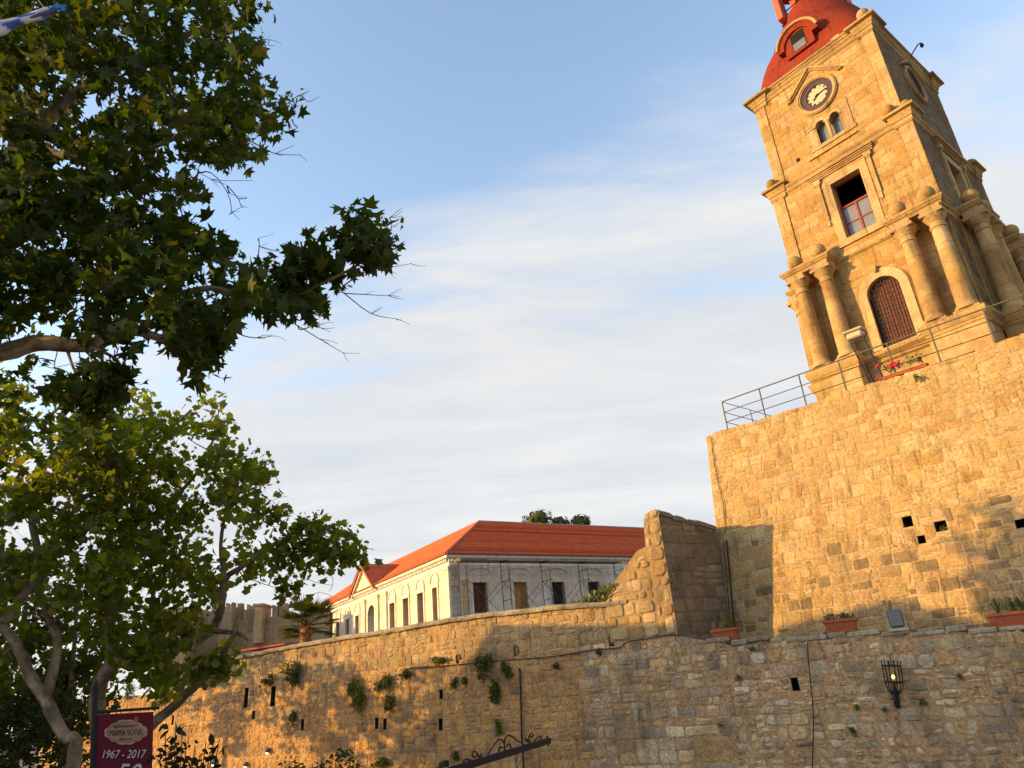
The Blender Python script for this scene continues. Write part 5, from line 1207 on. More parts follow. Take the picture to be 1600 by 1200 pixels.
# shrubs rooted in the rampart masonry
def wall_shrub(px, py, wpx, hpx, label, seed, dark=1.0, fr=RA, v=-.03, dens=1.0, hang=.25):
    u, vv, z = fr.loc(px, py, v=v); P = fr.o+fr.u*u+fr.v*v; dist = P[1]*cp+z*sp; k = dist/F_PX
    a, b = max(.04, wpx*k/2)*1.2, max(.04, hpx*k/2)*1.18; e = empty('wall_shrub', (float(P[0]), float(P[1]), z+H), fr.a); tag(e, label, 'shrub', 'shrubs growing from the rampart')
    R = np.random.default_rng(seed); n = int((70+a*b*2300)*dens); q = R.normal(size=(n,3)); q /= np.linalg.norm(q, axis=1)[:,None]; q *= (R.random(n)**.45*(1+.35*(R.random(n)**6)))[:,None]
    lump = 1+.25*np.sin(q[:,0]*5+seed)*np.cos(q[:,2]*4+seed*2)
    lc = R.uniform(-.55,.55,(4,2)); li = R.integers(0,4,n); ls = np.array([1.,.75,.6,.5])[li]*.72
    p = np.stack([(q[:,0]*lump*ls+lc[li,0])*a, -np.abs(q[:,1])*min(a,.45)*.9*ls-.02-.03*max(0, 1-z), (q[:,2]*lump*ls+lc[li,1])*b-hang*b*(R.random(n)**5)], 1)
    C = [(.075*dark,.11*dark,.014),(.10*dark,.125*dark,.016),(.055*dark,.085*dark,.012),(.125*dark,.13*dark,.018)]
    leaves('foliage', p, .085, simple_leaf(), C, M_SHRUB, e, seed, up=.3)
    st = MB((.10,.08,.05)); r = random.Random(seed)
    for _ in range(5): st.tube([(0,.05,-b*.3),(r.uniform(-.4,.4)*a,-.1,r.uniform(-.3,.3)*b),(r.uniform(-.8,.8)*a,-.2,r.uniform(-.7,.8)*b)], .008, 4, r2=.003)
    st.build('stems', M_BARK, e)
SH = [(556,1082,36,58,'largest rounded green shrub on the rampart, left of the twin shrubs',1.0),(462,1052,40,36,'dark spreading shrub high on the left part of the rampart',.7),(600,1066,28,34,'upper one of two touching shrubs in the middle of the rampart',.9),
 (613,1099,26,26,'lower one of two touching shrubs in the middle of the rampart',1.1),(773,1082,28,44,'tall hanging dark green shrub right of the rampart middle',.7),(782,1132,17,24,'small egg shaped bright green bush above the iron bracket',1.1),(757,1040,34,36,'loose shrub under the parapet above the tall hanging shrub',.8),
 (793,1045,20,28,'narrow shrub beside a joint just right of the loose parapet shrub',.7),(686,1031,28,16,'low green tuft under the parapet left of the loose shrub',.9),(420,1060,20,18,'small dark shrub between the slit windows and the parapet',.6),(460,1122,13,20,'small rounded shrub below the slit windows',.8),
 (712,1065,11,16,'tiny tuft left of the tall hanging shrub',.9),(728,1066,9,14,'tiny tuft touching the left side of the tall hanging shrub',.8),(634,1050,22,20,'shaded shrub right of the twin shrubs',.7),(600,1190,26,18,'green bush at the bottom edge below the sunlit patch',.9),(696,1193,14,16,'bush at the bottom edge left of the iron bracket',.8),
 (716,1178,10,16,'slim tuft just above the left end of the iron bracket',.9),(255,1085,24,34,'dark shrub on the shaded rampart behind the plane tree',.6),(205,1080,22,26,'dark shrub low between plane tree trunk and rampart',.6),(870,1040,7,8,'tiny sprig on the bare wall right of the vertical seam',.9),(936,1017,8,8,'tiny sprig under the cable near the square hole',.9)]
for i, (px, py, w, h, lab, dk) in enumerate(SH): wall_shrub(px, py, w, h, lab, 60+i, dk)
R_ = random.Random(77); WT = [(1157,1057,'weed tuft on the lower right wall, nearest the first planter'),(1338,1105,'weed tuft left of the wall lantern foot'),(1383,1108,'weed tuft right under the wall lantern'),(1333,1140,'lowest weed tuft below the wall lantern'),(1500,1055,'weed tuft on the wall right of the wall lantern'),(1442,1094,'weed tuft beside the pale square stone'),(1127,1132,'weed tuft low on the wall under the first planter'),(1175,1015,'weed tuft under the ledge right of the first planter')]
for i, (px, py, lab) in enumerate(WT): wall_shrub(px, py, R_.uniform(3, 8), R_.uniform(3, 8), lab, 120+i, 1.2, dens=R_.uniform(.2,.5))
wall_shrub(1476, 826, 9, 12, 'green fern growing in a square hole of the terrace wall', 140, 1.1, fr=Frame(TW.o[0]-TW.v[0]*.72, TW.o[1]-TW.v[1]*.72, TW.a, -4), v=0, dens=.4)
wall_shrub(1432, 590, 9, 8, 'small tuft on the terrace wall face below the flower box', 141, 1.2, fr=TW, v=-.2, dens=.5)

# grass and weeds behind the stepped wall end
gp = []
for k in range(380):
    u = R_.uniform(-3.2, -1.6); w_ = max(0, 1-abs(u+1.9)/1.3); gp.append((RA.o[0]+RA.u[0]*u+RA.v[0]*R_.uniform(.25,.7), RA.o[1]+RA.u[1]*u+RA.v[1]*R_.uniform(.25,.7), H+2.3+R_.uniform(0,.55)*w_))
go = leaves('weeds', np.array(gp), .16, simple_leaf(), [(.14,.16,.06),(.10,.13,.04),(.17,.17,.08)], M_SHRUB, None, 5, up=0, droop=-.6); tag(go, kind='stuff')

# ---------------------------------------------------------------- planters, floodlight, lantern and cables on the lower right wall
def planter(px, py, w, label, plant, seed):
    u, v, z = RA.loc(px, py, v=.18); z = ratop(u)+.03
    P = RA.o+RA.u*u+RA.v*.2; e = empty('planter', (P[0], P[1], z+H), RA.a+random.Random(seed).uniform(-.05,.05)); tag(e, label, 'planter', 'terracotta planters on the wall ledge'); e.scale = (K, K, K)
    b = MB(); h = .27; t = .06; hw = w/2; d = .13
    def loop(x, y, zz): return [(-x,-y,zz),(x,-y,zz),(x,y,zz),(-x,y,zz)]
    vs = loop(hw-t,d-.04,0)+loop(hw-.02,d-.01,h-.06)+loop(hw+.015,d+.02,h-.055)+loop(hw+.015,d+.02,h)+loop(hw-.025,d-.02,h)+loop(hw-.03,d-.025,h-.07)
    fs = [(3,2,1,0)]
    for k in range(5): fs += [(k*4+i, k*4+(i+1)%4, k*4+4+(i+1)%4, k*4+4+i) for i in range(4)]
    b.add(vs, fs)
    for i in range(5): x = -hw+.1+i*(w-.2)/4; b.box(x-.012, x+.012, -d-.004+.01, -d+.03, .06, h-.08)
    b.build('box', M_TERRA, e)
    s_ = MB(); s_.box(-hw+.035, hw-.035, -d+.03, d-.03, h-.12, h-.05); s_.build('soil', M_SOIL, e)
    R = np.random.default_rng(seed)
    if plant == 'bush':
        n = 420; q = R.normal(size=(n,3)); q /= np.linalg.norm(q, axis=1)[:,None]; p = np.stack([q[:,0]*hw*.72, q[:,1]*.13, h+.13+q[:,2]*.17+.05*np.sin(q[:,0]*7)], 1)
        leaves('plant', p, .05, simple_leaf(), [(.10,.12,.012),(.13,.13,.014),(.07,.09,.01)], M_SHRUB, e, seed, up=.4)
    elif plant == 'low':
        n = 150; p = np.stack([R.uniform(-hw*.85,hw*.85,n), R.uniform(-.09,.09,n), h-.02+R.random(n)**2*.12], 1)
        leaves('plant', p, .06, simple_leaf(), [(.05,.075,.02),(.07,.09,.02)], M_SHRUB, e, seed, up=.2, droop=-.5)
    else:
        m = MB((.06,.085,.025)); r = random.Random(seed)
        for cx in (-.13, .16, .30):
            for k in range(16):
                a = r.uniform(0, 6.28); L = r.uniform(.2,.36); dx, dy = math.cos(a)*L, math.sin(a)*L*.6; hz = r.uniform(.14,.28)
                pts = [(cx,0,h-.05),(cx+dx*.35,dy*.35,h+hz),(cx+dx*.8,dy*.8,h+hz*.85),(cx+dx,dy,h+hz*.35-.08)]
                vs = []; 
                for i, p in enumerate(smooth_path(pts,3)): w_ = .013*(1-i/10.5); vs += [(p[0]-w_*math.sin(a), p[1]+w_*math.cos(a), p[2]), (p[0]+w_*math.sin(a), p[1]-w_*math.cos(a), p[2])]
                m.add(vs, [(2*i,2*i+1,2*i+3,2*i+2) for i in range(len(vs)//2-1)], r.choice([(.07,.10,.03),(.10,.12,.03),(.16,.14,.05),(.05,.08,.025)]))
        m.build('plant', M_SHRUB, e)
planter(1136, 1003, .60, 'terracotta planter with a yellow green bush beside the spur wall', 'bush', 1)
planter(1318, 992, .70, 'terracotta planter with almost bare soil left of the grey floodlight', 'low', 2)
planter(1584, 992, .72, 'terracotta planter with arching strap leaves at the right edge', 'strap', 3)
def ledge_light():
    u, v, z = RA.loc(1408, 995, v=.1); z = ratop(u)+.05; P = RA.o+RA.u*u+RA.v*.1; e = empty('floodlight', (P[0],P[1],z+H), RA.a+.1); tag(e, 'grey box floodlight on the wall ledge between two terracotta planters', 'floodlight'); e.scale = (K, K, K)
    b = MB(); b.bbox(-.15,.13,-.10,.12,.07,.42,.03); b.build('housing', M_GREY, e)
    g_ = MB(); g_.box(-.125,.105,-.112,-.098,.10,.39); g_.build('glass', M_GLASS, e)
    s_ = MB((.3,.3,.3)); s_.box(.135,.165,-.02,.04,.0,.28); s_.box(-.185,-.155,-.02,.04,.0,.28); s_.box(-.2,.18,-.14,.10,.0,.025); s_.box(-.2,.18,-.16,-.13,.0,.05); s_.build('bracket', M_PALEMET, e)
ledge_light()
def wall_lantern():
    u, v, z = RA.loc(1404, 1105, v=-.02); P = RA.o+RA.u*u; e = empty('wall_lantern', (P[0],P[1],z+H), RA.a); e.rotation_euler = (0, .11, RA.a); tag(e, 'black wrought iron wall lantern with a glowing bulb on the lower right wall', 'lantern')
    L = lambda px, py, v_=-.42: (lambda q: np.array([q[0]-u, q[1], q[2]-z]))(RA.loc(px, py, v=v_))
    pl = MB(); pl.bbox(-.055,.055,-.12,.0,-.02,.42,.012); pl.build('back_plate', M_IRON, e)
    arm = MB(); c = L(1391, 1084); arm.tube(smooth_path([(0,-.1,.12),(-.05,-.2,.10),(c[0]+.03,-.38,.10),(c[0],-.42,c[2])],5), .018, 6); arm.tube(smooth_path([(0,-.08,-.0),(-.06,-.2,.03),(c[0]+.02,-.36,.14)],4), .010, 5); arm.build('bracket_arm', M_IRON, e)
    cg = MB(); ct = L(1388, 1050); n = 6; zt = L(1388, 1040)[2]; zb = L(1388, 1066)[2]; z0 = c[2]; rt = .215; rb = .20; cx = ct[0]
    for k in range(n):
        a = 2*math.pi*(k+.3)/n; q = lambda r, z_: (cx+r*math.cos(a), -.42+r*math.sin(a), z_)
        cg.tube(smooth_path([q(rt*1.06, zt+.12), q(rt, zt), q(rb, zb), q(rb*.85, (zb+z0)/2-.02), q(rb*.45, z0+.01), q(.03, z0)],3), .014, 5)
    for r_, z_ in ((rt, zt), (rb, zb)):
        P_ = [(cx+r_*math.cos(2*math.pi*(k+.3)/n), -.42+r_*math.sin(2*math.pi*(k+.3)/n), z_) for k in range(n+1)]
        for a, b in zip(P_[:-1], P_[1:]): cg.tube([a, b], .02, 5)
    for k in range(3): cg.tube([(cx+(k-1)*.05,-.42+(.04 if k != 1 else -.02),zt-.0),(cx+(k-1)*.05,-.42+(.04 if k != 1 else -.02),zt+(.27 if k == 1 else .12))], .010, 5)
    cg.tube([(cx-rt,-.42,zt),(cx+rt,-.42,zt)], .010, 4); cg.lathe([(.05,z0-.01),(.06,z0+.02),(.035,z0+.06),(.03,zb-.02),(.055,zb)], cx, -.42, 10)
    cg.build('cage', M_IRON, e)
    bu = MB(); bu.ball((cx, -.42, zb+.12), .042, 12, 8, sq=(1,1,1.3)); bu.build('bulb', M_BULB, e)
wall_lantern()
def cable(name, fr, pts, v, r, label):
    m = MB(); P = []
    for px, py in pts: u, vv, z = fr.loc(px, py, v=v, batter=.03, zref=1.0); w = fr.o+fr.u*u+fr.v*vv; P.append((w[0], w[1], z+H))
    m.tube(smooth_path(P, 3), r, 5); tag(m.build(name, M_CABLE), label, 'cable')
cable('cable', RA, [(1262,1003),(1263,1030),(1266,1060),(1270,1100),(1271,1140),(1269,1200)], -.06, .015, 'black cable hanging straight down the lower right wall')
cable('cable', RA, [(1055,1000),(1050,991),(1010,998),(980,1003),(968,1012),(930,1015),(900,1020),(860,1026),(810,1030),(760,1034),(700,1040),(640,1044)], -.07, .017, 'black cable sagging along the ledge below the parapet')
cable('pipe', RA, [(812,1044),(814,1100),(815,1150),(818,1200)], -.05, .026, 'thin dark tube running down the rampart beside the tall hanging shrub')  # thin dark tube down the wall face

# ---------------------------------------------------------------- flower box on the terrace edge
def flower_box(px, py, w, label, seed, blooms):
    q = RL.loc(px, py, v=-.12); P = RLW((q[0], -.10, ZT-.02)); e = empty('flower_box', P, RL.a); tag(e, label, 'flower box')
    b = MB(); b.bbox(-w/2, w/2, -.08, .1, 0, .07, .02); b.box(-w/2-.02, w/2+.02, -.1, .12, .07, .09); b.build('box', M_TERRA, e)
    R = np.random.default_rng(seed); n = int(260*w); p = np.stack([R.uniform(-w/2,w/2,n), R.uniform(-.1,.1,n), .22+R.random(n)*.26], 1); p = p[(np.sin(p[:,0]*9+seed) > -.5)]
    leaves('foliage', p, .075, simple_leaf(), [(.05,.085,.015),(.07,.10,.02),(.04,.07,.015)], M_SHRUB, e, seed)
    if blooms:
        f = MB(); r = random.Random(seed)
        for (x, z) in ((-.42,.50),(-.05,.34),(.03,.42),(.12,.30),(.2,.38),(-.5,.08),(.10,.36)):
            for _ in range(7): f.ball((x+r.uniform(-.05,.05), -.08+r.uniform(-.05,.05), z+r.uniform(-.05,.05)), .032, 7, 5)
        f.build('blooms', M_FLOWER, e)
flower_box(1399, 583, .95, 'long terracotta flower box of red geraniums under the tower door', 8, True)
flower_box(1436, 571, .45, 'small plant box of round leaves right of the red geraniums', 9, False)

# ---------------------------------------------------------------- iron sign bracket at the bottom
def sign_bracket():
    zb = -.80; A = zat(725, 1197, zb); B = zat(858, 1157, zb); d = (B-A)[:2]; L = np.linalg.norm(d); fr = Frame(A[0], A[1], math.atan2(d[1], d[0]), zb)
    e = fr.empty('iron_bracket'); tag(e, 'black wrought iron sign bracket with scrolls at the bottom edge', 'bracket')
    g_ = lambda px, py: (lambda q: (q[0], 0.0, q[2]-zb))(fr.loc(px, py, v=0))
    hb = abs(g_(790, 1190)[2]-g_(790, 1174)[2])
    b = MB(); b.box(-2.2, L, -.03, .03, -hb*.36, hb*.34); b.build('bar', M_IRON, e)
    sc = MB()
    def sp(pts, r=.011): sc.tube(smooth_path([g_(x, y) for x, y in pts], 4), r, 6)
    sp([(757,1187),(770,1167),(778,1156),(784,1156),(788,1163),(787,1174),(782,1178),(779,1173),(781,1168),(785,1168)])
    sp([(822,1165),(808,1157),(797,1149),(791,1151),(788,1160),(789,1171),(794,1176),(798,1171),(797,1164),(793,1163),(792,1168)])
    sp([(747,1191),(748,1182),(744,1175),(739,1175),(738,1181),(742,1183),(744,1180)]); sp([(747,1191),(750,1183),(752,1178),(752,1181),(750,1182)], .009)
    sp([(745,1194),(733,1187),(725,1188),(722,1195),(724,1200),(728,1197),(726,1193)]); sp([(745,1194),(751,1186),(755,1190)], .009)
    sp([(832,1163),(827,1158),(827,1149),(831,1146),(833,1150),(830,1152),(828,1149)]); sp([(826,1164),(824,1156),(822,1154),(823,1159)], .009); sp([(833,1160),(840,1152),(844,1150),(846,1155),(844,1158),(842,1155)])
    sc.build('scrollwork', M_IRON, e)
    fn = MB(); fn.tube([g_(855,1150), g_(857,1166)], .012, 6); fn.tube([g_(853,1161), g_(862,1155)], .012, 6); fn.build('end_cross', M_IRON, e)
    x = g_(806, 1182)
    ch = empty('chain', (fr.o[0]+fr.u[0]*x[0], fr.o[1]+fr.u[1]*x[0], zb+H-hb*.36), fr.a); tag(ch, 'short steel chain hanging from the iron bracket', 'chain')
    for k in range(5):
        lk = MB(); n = 12; a0 = k % 2
        P = [((.018*math.cos(t) if a0 else 0), (0 if a0 else .018*math.cos(t)), -.03-k*.052+.032*math.sin(t)) for t in np.linspace(0, 2*math.pi, n+1)]
        lk.tube(P, .006, 5); lk.build('link', M_PALEMET if k < 0 else M_STEEL, ch)
    po = MB(); po.tube([(-2.2,0,-4+.8-.0),(-2.2,0,-.05)], .05, 8); po.build('post', M_IRON, e)
sign_bracket()

# ---------------------------------------------------------------- banner on its post
def text_mesh(body, size, shear=0.0, spacing=1.0):
    c = bpy.data.curves.new('lettering', 'FONT'); c.body = body; c.size = size; c.align_x = 'CENTER'; c.align_y = 'CENTER'; c.shear = shear; c.space_character = spacing; c.extrude = .0015; c.resolution_u = 4
    o = bpy.data.objects.new('lettering', c); COL.objects.link(o); bpy.context.view_layer.update()
    me = bpy.data.meshes.new_from_object(o.evaluated_get(bpy.context.evaluated_depsgraph_get())); bpy.data.objects.remove(o); bpy.data.curves.remove(c)
    return me
def banner():
    Y = 10.0; TL = at(150, 1117, Y); TR = at(240, 1112, Y+.35); d = (TR-TL)[:2]; w = np.linalg.norm(d); fr = Frame(TL[0], TL[1], math.atan2(d[1], d[0]), 0)
    g_ = lambda px, py, v=0: np.array(fr.loc(px, py, v=v))
    top = g_(149, 1076); bot = g_(144, 1215); axis = (top-bot)/np.linalg.norm(top-bot)      # the post leans a little
    base = bot+axis*((-4.0-bot[2])/axis[2])
    PB = (fr.o[0]+fr.u[0]*base[0], fr.o[1]+fr.u[1]*base[0], 0.0); L = lambda p: (p[0]-base[0], p[1]-base[1], p[2]+4.0)
    post = empty('banner_post', PB, fr.a); tag(post, 'slim black post with a side arm carrying the maroon banner', 'post')
    m = MB(); m.tube([L(base), L(top)], .035, 8); m.lathe([(.05, L(top)[2]-.01), (.05, L(top)[2]+.02), (.0, L(top)[2]+.12)], L(top)[0], L(top)[1], 8); m.build('shaft', M_IRON, post)
    m = MB(); a0, a1 = L(g_(147,1113)), L(g_(249,1106)); m.tube([a0, a1], .018, 6); m.tube([L(g_(150,1104)), L(g_(154,1112))], .01, 5)
    for px, py in ((160,1117),(232,1111)): q = L(g_(px, py)); m.tube([q, (q[0], q[1], q[2]+.05)], .008, 5)
    m.build('arm', M_IRON, post)
    e = empty('banner', (fr.o[0], fr.o[1], TL[2]+H), fr.a); tag(e, 'hanging maroon restaurant banner with tan badge and white numerals', 'banner')
    # cloth: corners follow the slanted arm
    bl, br_ = g_(147, 1270), g_(236, 1270); tl, tr = g_(151,1117), g_(240,1112); 
    def S_(s, t, dd=0.0): p = (tl*(1-s)+tr*s)*(1-t)+(bl*(1-s)+br_*s)*t; return (p[0], p[1]-dd+.008*math.sin(s*9+t*5), p[2]-TL[2])
    c = MB(); n, k = 14, 20; vs = []
    for dd in (0, -.006):
        for j in range(k+1):
            for i in range(n+1): vs.append(S_(i/n, j/k, dd))
    N = (n+1)*(k+1); fs = []
    for j in range(k):
        for i in range(n): a = j*(n+1)+i; fs += [(a, a+n+1, a+n+2, a+1), (N+a, N+a+1, N+a+n+2, N+a+n+1)]
    c.add(vs, fs); co = c.build('cloth', M_BANNER, e)
    hm_ = MB(); 
    # placed by fractions of the cloth
    Hh = np.linalg.norm(bl-tl); Wd = np.linalg.norm(tr-tl)
    def ST(px, py):
        q = g_(px, py); b_ = np.array([(tr-tl)[0],(tr-tl)[2]]); cc = np.array([(bl-tl)[0],(bl-tl)[2]]); r_ = np.array([q[0]-tl[0], q[2]-tl[2]]); M_ = np.stack([b_, cc], 1); return np.linalg.solve(M_, r_)
    def decal(mb, poly, dd, col=None):
        vs = [S_(s, t, dd) for s, t in poly]; mb.add(vs, [tuple(range(len(vs)-1,-1,-1))], col)
    cx, cy = 197, 1143
    def ell(rx, ry, sc=0.0, n=72): 
        out = []
        for i in range(n):
            a = 2*math.pi*i/n; k_ = 1+sc*abs(math.sin(a*6))+sc*.6*math.cos(a*4); out.append(ST(cx+rx*k_*math.cos(a), cy+ry*k_*math.sin(a)-.05*rx*k_*math.cos(a)))
        return out
    b1 = MB(); decal(b1, ell(31.5, 17.5, .07), .010); o1 = b1.build('badge', M_BADGE2, co)
    b2 = MB(); decal(b2, ell(29.5, 15.5), .013); b2.build('badge_line', M_LETD, o1)
    b3 = MB(); decal(b3, ell(28.8, 14.8), .016); b3.build('badge_field', M_BADGE, o1)
    fl = MB(); 
    for i in range(6):
        a = i*math.pi/3; c0 = (213+2.6*math.cos(a), 1123.5+2.6*math.sin(a)); decal(fl, [ST(c0[0]+2.1*math.cos(t), c0[1]+2.1*math.sin(t)) for t in np.linspace(0, 2*math.pi, 9)[:-1]], .018+.001*i)
    fl.build('badge_flower', plain_mat('banner_flower', (.42,.06,.04), .8, .05), o1)
    def put(body, px, py, wpx, mat, shear=0.0, hscale=1.0, ang=None, name='lettering', dd=.02, spacing=1.0):
        me = text_mesh(body, 1.0, shear, spacing); co_ = np.zeros(len(me.vertices)*3); me.vertices.foreach_get('co', co_); co_ = co_.reshape(-1,3)
        wd = co_[:,0].max()-co_[:,0].min(); co_[:,0] -= (co_[:,0].max()+co_[:,0].min())/2; co_[:,1] -= (co_[:,1].max()+co_[:,1].min())/2
        k_ = wpx/wd; sl = math.tan(math.radians(-3.2 if ang is None else ang))
        out = []
        for x, y, z in co_: X_, Y_ = x*k_, -y*k_*hscale; s, t = ST(px+X_, py+Y_+X_*sl); out.append(S_(s, t, dd+z))
        me.vertices.foreach_set('co', np.array(out).ravel()); me.materials.append(mat); me.update(); o = bpy.data.objects.new(name, me); COL.objects.link(o); o.parent = co; return o
    put('MAMA SOFIA', 197, 1143.5, 51, M_LETD, 0, 1.55); 
    arcs = 'RESTAURANT'
    put(arcs, 196, 1134, 37, M_LETD, 0, 1.0); put('SINCE 1967', 197, 1153.5, 22, M_LETD, .2, 1.0)
    put('1967 - 2017', 195, 1176, 70, M_LETW, .35, 1.25)
    put('50', 201, 1206, 44, M_LETW, .45, 1.15)
banner()

# ---------------------------------------------------------------- rolled flag on its pole, top left
def flag():
    Y = 4.2; g_ = lambda px, py, dy=0: at(px, py, Y+dy)
    A, B = g_(-230, 112, -.5), g_(84, 17); e = empty('flagpole', (float(A[0]), float(A[1]), 0)); tag(e, 'slanting flagpole with blue cross finial at the top left', 'flagpole'); off = -np.array([A[0], A[1], -H])
    Lc = lambda p: tuple(np.array(p)+off)
    d = (B-A)/np.linalg.norm(B-A)
    m = MB(); m.tube([Lc(A), Lc(B)], .014, 8); m.tube([Lc(A), (0,0,0)], .03, 8); m.build('pole', M_STEEL, e)
    f = MB(); up = np.array([0,0,1.0]); sx = np.cross(d, up); sx /= np.linalg.norm(sx); u2 = np.cross(sx, d)
    def ringp(P, r0, r1, l, n=18): return [(P+d*l*t, r) for t, r in ((0, r0), (0, r1))]
    k = MB()
    def barrel(P, prof, n=18):
        vs = []; fs = []
        for (r_, t) in prof:
            for i in range(n): a = 2*math.pi*i/n; vs.append(Lc(P+d*t+sx*r_*math.cos(a)+u2*r_*math.sin(a)))
        for j in range(len(prof)-1):
            for i in range(n): fs.append((j*n+i, j*n+(i+1)%n, (j+1)*n+(i+1)%n, (j+1)*n+i))
        fs += [tuple(range(n-1,-1,-1)), tuple((len(prof)-1)*n+i for i in range(n))]; k.add(vs, fs)
    P = g_(75, 17.5); px1 = Y/F_PX
    barrel(P, [(7.2*px1,0),(7.6*px1,5*px1),(7.0*px1,5.5*px1),(7.0*px1,9*px1),(8.0*px1,9.5*px1),(8.3*px1,16*px1),(7.6*px1,17*px1),(4.5*px1,18*px1)])
    c0 = P+d*18*px1; c1 = P+d*44*px1; cm = P+d*30*px1
    def arm(a, b, w0, w1):
        t = (b-a)/np.linalg.norm(b-a); nrm = np.cross(t, np.array([0,1.0,0])); nrm /= np.linalg.norm(nrm); vs = []
        for (p, w_) in ((a, w0), (b, w1)):
            for yy in (-.007, .007): vs += [Lc(p+nrm*w_+np.array([0,yy,0])), Lc(p-nrm*w_+np.array([0,yy,0]))]
        k.add(vs, [(0,1,5,4),(2,6,7,3),(0,4,6,2),(1,3,7,5),(4,5,7,6),(0,2,3,1)])
    nrm = np.cross(d, np.array([0,1.0,0])); arm(c0, c1, 3.0*px1, 5.4*px1); arm(cm, cm+nrm*17*px1, 2.6*px1, 5.0*px1); arm(cm, cm-nrm*17*px1, 2.6*px1, 5.0*px1)
    k.build('finial', M_BLUE, e)
    fl = empty('rolled_flag', w2(g_(0, 45)), 0); tag(fl, 'blue and white flag rolled tightly round the slanting pole', 'flag'); fo = -np.array(w2(g_(0,45)))
    c = MB(); n = 22; m_ = 70; C0 = g_(-230, 112, -.5); C1 = g_(77, 18); rr = random.Random(3); vs = []; cols = []
    for j in range(m_+1):
        t = j/m_; p = C0+(C1-C0)*t+u2*(-.010*math.sin(t*3.1)); R0 = (.066-.038*t**1.5)*(1+.10*math.sin(t*21)+.06*math.sin(t*47))
        for i in range(n):
            a = 2*math.pi*i/n; fold = 1+.16*math.sin(a*2+t*26)+.08*math.sin(a*5-t*33); q = p+(sx*math.cos(a)+u2*math.sin(a))*R0*fold; vs.append(tuple(q+np.array([0,0,H])+fo))
            ph = (t*5.2+a/(2*math.pi)*.55+.22) % 1.0; cols.append((.62,.60,.64) if ph < .5 else (.085,.12,.40))
    fs = [(j*n+i, j*n+(i+1)%n, (j+1)*n+(i+1)%n, (j+1)*n+i) for j in range(m_) for i in range(n)]
    b = c.add(vs, fs); c.c[b:] = cols; c.build('cloth', M_FLAG, fl, smooth=True)
    cd = MB((.45,.33,.16)); cd.tube(smooth_path([w2(g_(86, 29)), w2(g_(92, 31)), w2(g_(80, 27))], 4), .003, 5); cd.tube(smooth_path([w2(g_(69, 12)), w2(g_(62, 3)), w2(g_(52, -12))], 4), .003, 5)
    cd.build('tie_cord', M_FLAG, fl, off=fo)
flag()

# ---------------------------------------------------------------- far greenery: palm, pines, dark shrub, bottom lamps
def palm():
    P = at(478, 992, 36); e = empty('palm_tree', (P[0], P[1], P[2]+H-2.0)); tag(e, 'short fan palm with orange lit trunk base behind the rampart', 'palm'); c = P
    t = MB((.34,.17,.07)); t.lathe([(.20,0),(.22,1.2),(.28,1.7),(.24,1.95),(.28,2.1),(.18,2.35)], 0, 0, 14)
    for k in range(40): a = k*2.4; z = 1.5+k*.025; t.prism([(-.07,0),(.07,0),(0,.28)], lambda x, y, d: (math.cos(a)*(.20+y*.6)-math.sin(a)*x, math.sin(a)*(.20+y*.6)+math.cos(a)*x, z+y*.6+d), 0, .03)
    t.build('trunk', M_BARK, e)
    f = MB((.06,.075,.02)); r = random.Random(4)
    for k in range(46):
        a = r.uniform(0, 6.28); el = r.uniform(-.35, 1.35); L = r.uniform(.7, 1.2); dx = np.array([math.cos(a)*math.cos(el), math.sin(a)*math.cos(el), math.sin(el)]); p0 = np.array([0,0,2.4]); p1 = p0+dx*L; cc = r.choice([(.06,.08,.018),(.09,.095,.02),(.045,.06,.016),(.11,.10,.03)])
        f.tube([p0, p0+dx*L*.5, p1], .015, 4, cc)
        sd_ = np.cross(dx, [0,0,1.0]); sd_ /= np.linalg.norm(sd_)+1e-6; u_ = np.cross(sd_, dx)
        for q in range(15):
            b = (q-7)/7*1.25; dd = dx*math.cos(b)+sd_*math.sin(b); tip = p1+dd*(.85-.18*abs(b))-np.array([0,0,.12*abs(b)]); w = np.cross(dd, u_)*.035
            f.add([p1, p1+dd*.4+w, tip, p1+dd*.4-w], [(0,1,2,3)], cc)
    f.build('fronds', M_SHRUB, e)
palm()
def pine(px, py, Y, rx, ry, label, seed):
    c = at(px, py, Y); k = Y/F_PX; e = empty('pine_tree', (c[0], c[1], c[2]+H-6)); tag(e, label, 'pine', 'pines behind the mansion roof')
    t = MB(BARK[3]); t.tube([(0,0,-3),(0,0,3),(.3,0,6)], .3, 8, r2=.12); t.build('trunk', M_BARK, e)
    R = np.random.default_rng(seed); n = 900; q = R.normal(size=(n,3)); q /= np.linalg.norm(q, axis=1)[:,None]; q *= (R.random(n)**.35)[:,None]; lump = 1+.32*np.sin(q[:,0]*7+seed)+.2*np.cos(q[:,1]*6)
    p = np.stack([q[:,0]*rx*k*lump, q[:,1]*rx*k, 6+q[:,2]*ry*k*lump], 1); leaves('crown', p, .55, simple_leaf(), [(.09,.10,.02),(.12,.115,.025),(.065,.075,.018)], M_SHRUB, e, seed)
pine(842, 810, 95, 20, 11, 'rounded olive pine crown above the roof ridge, left one', 1); pine(874, 816, 95, 12, 6, 'low pine crown between two others above the roof ridge', 2); pine(905, 816, 95, 14, 9, 'rounded pine crown above the roof ridge, right one', 3)
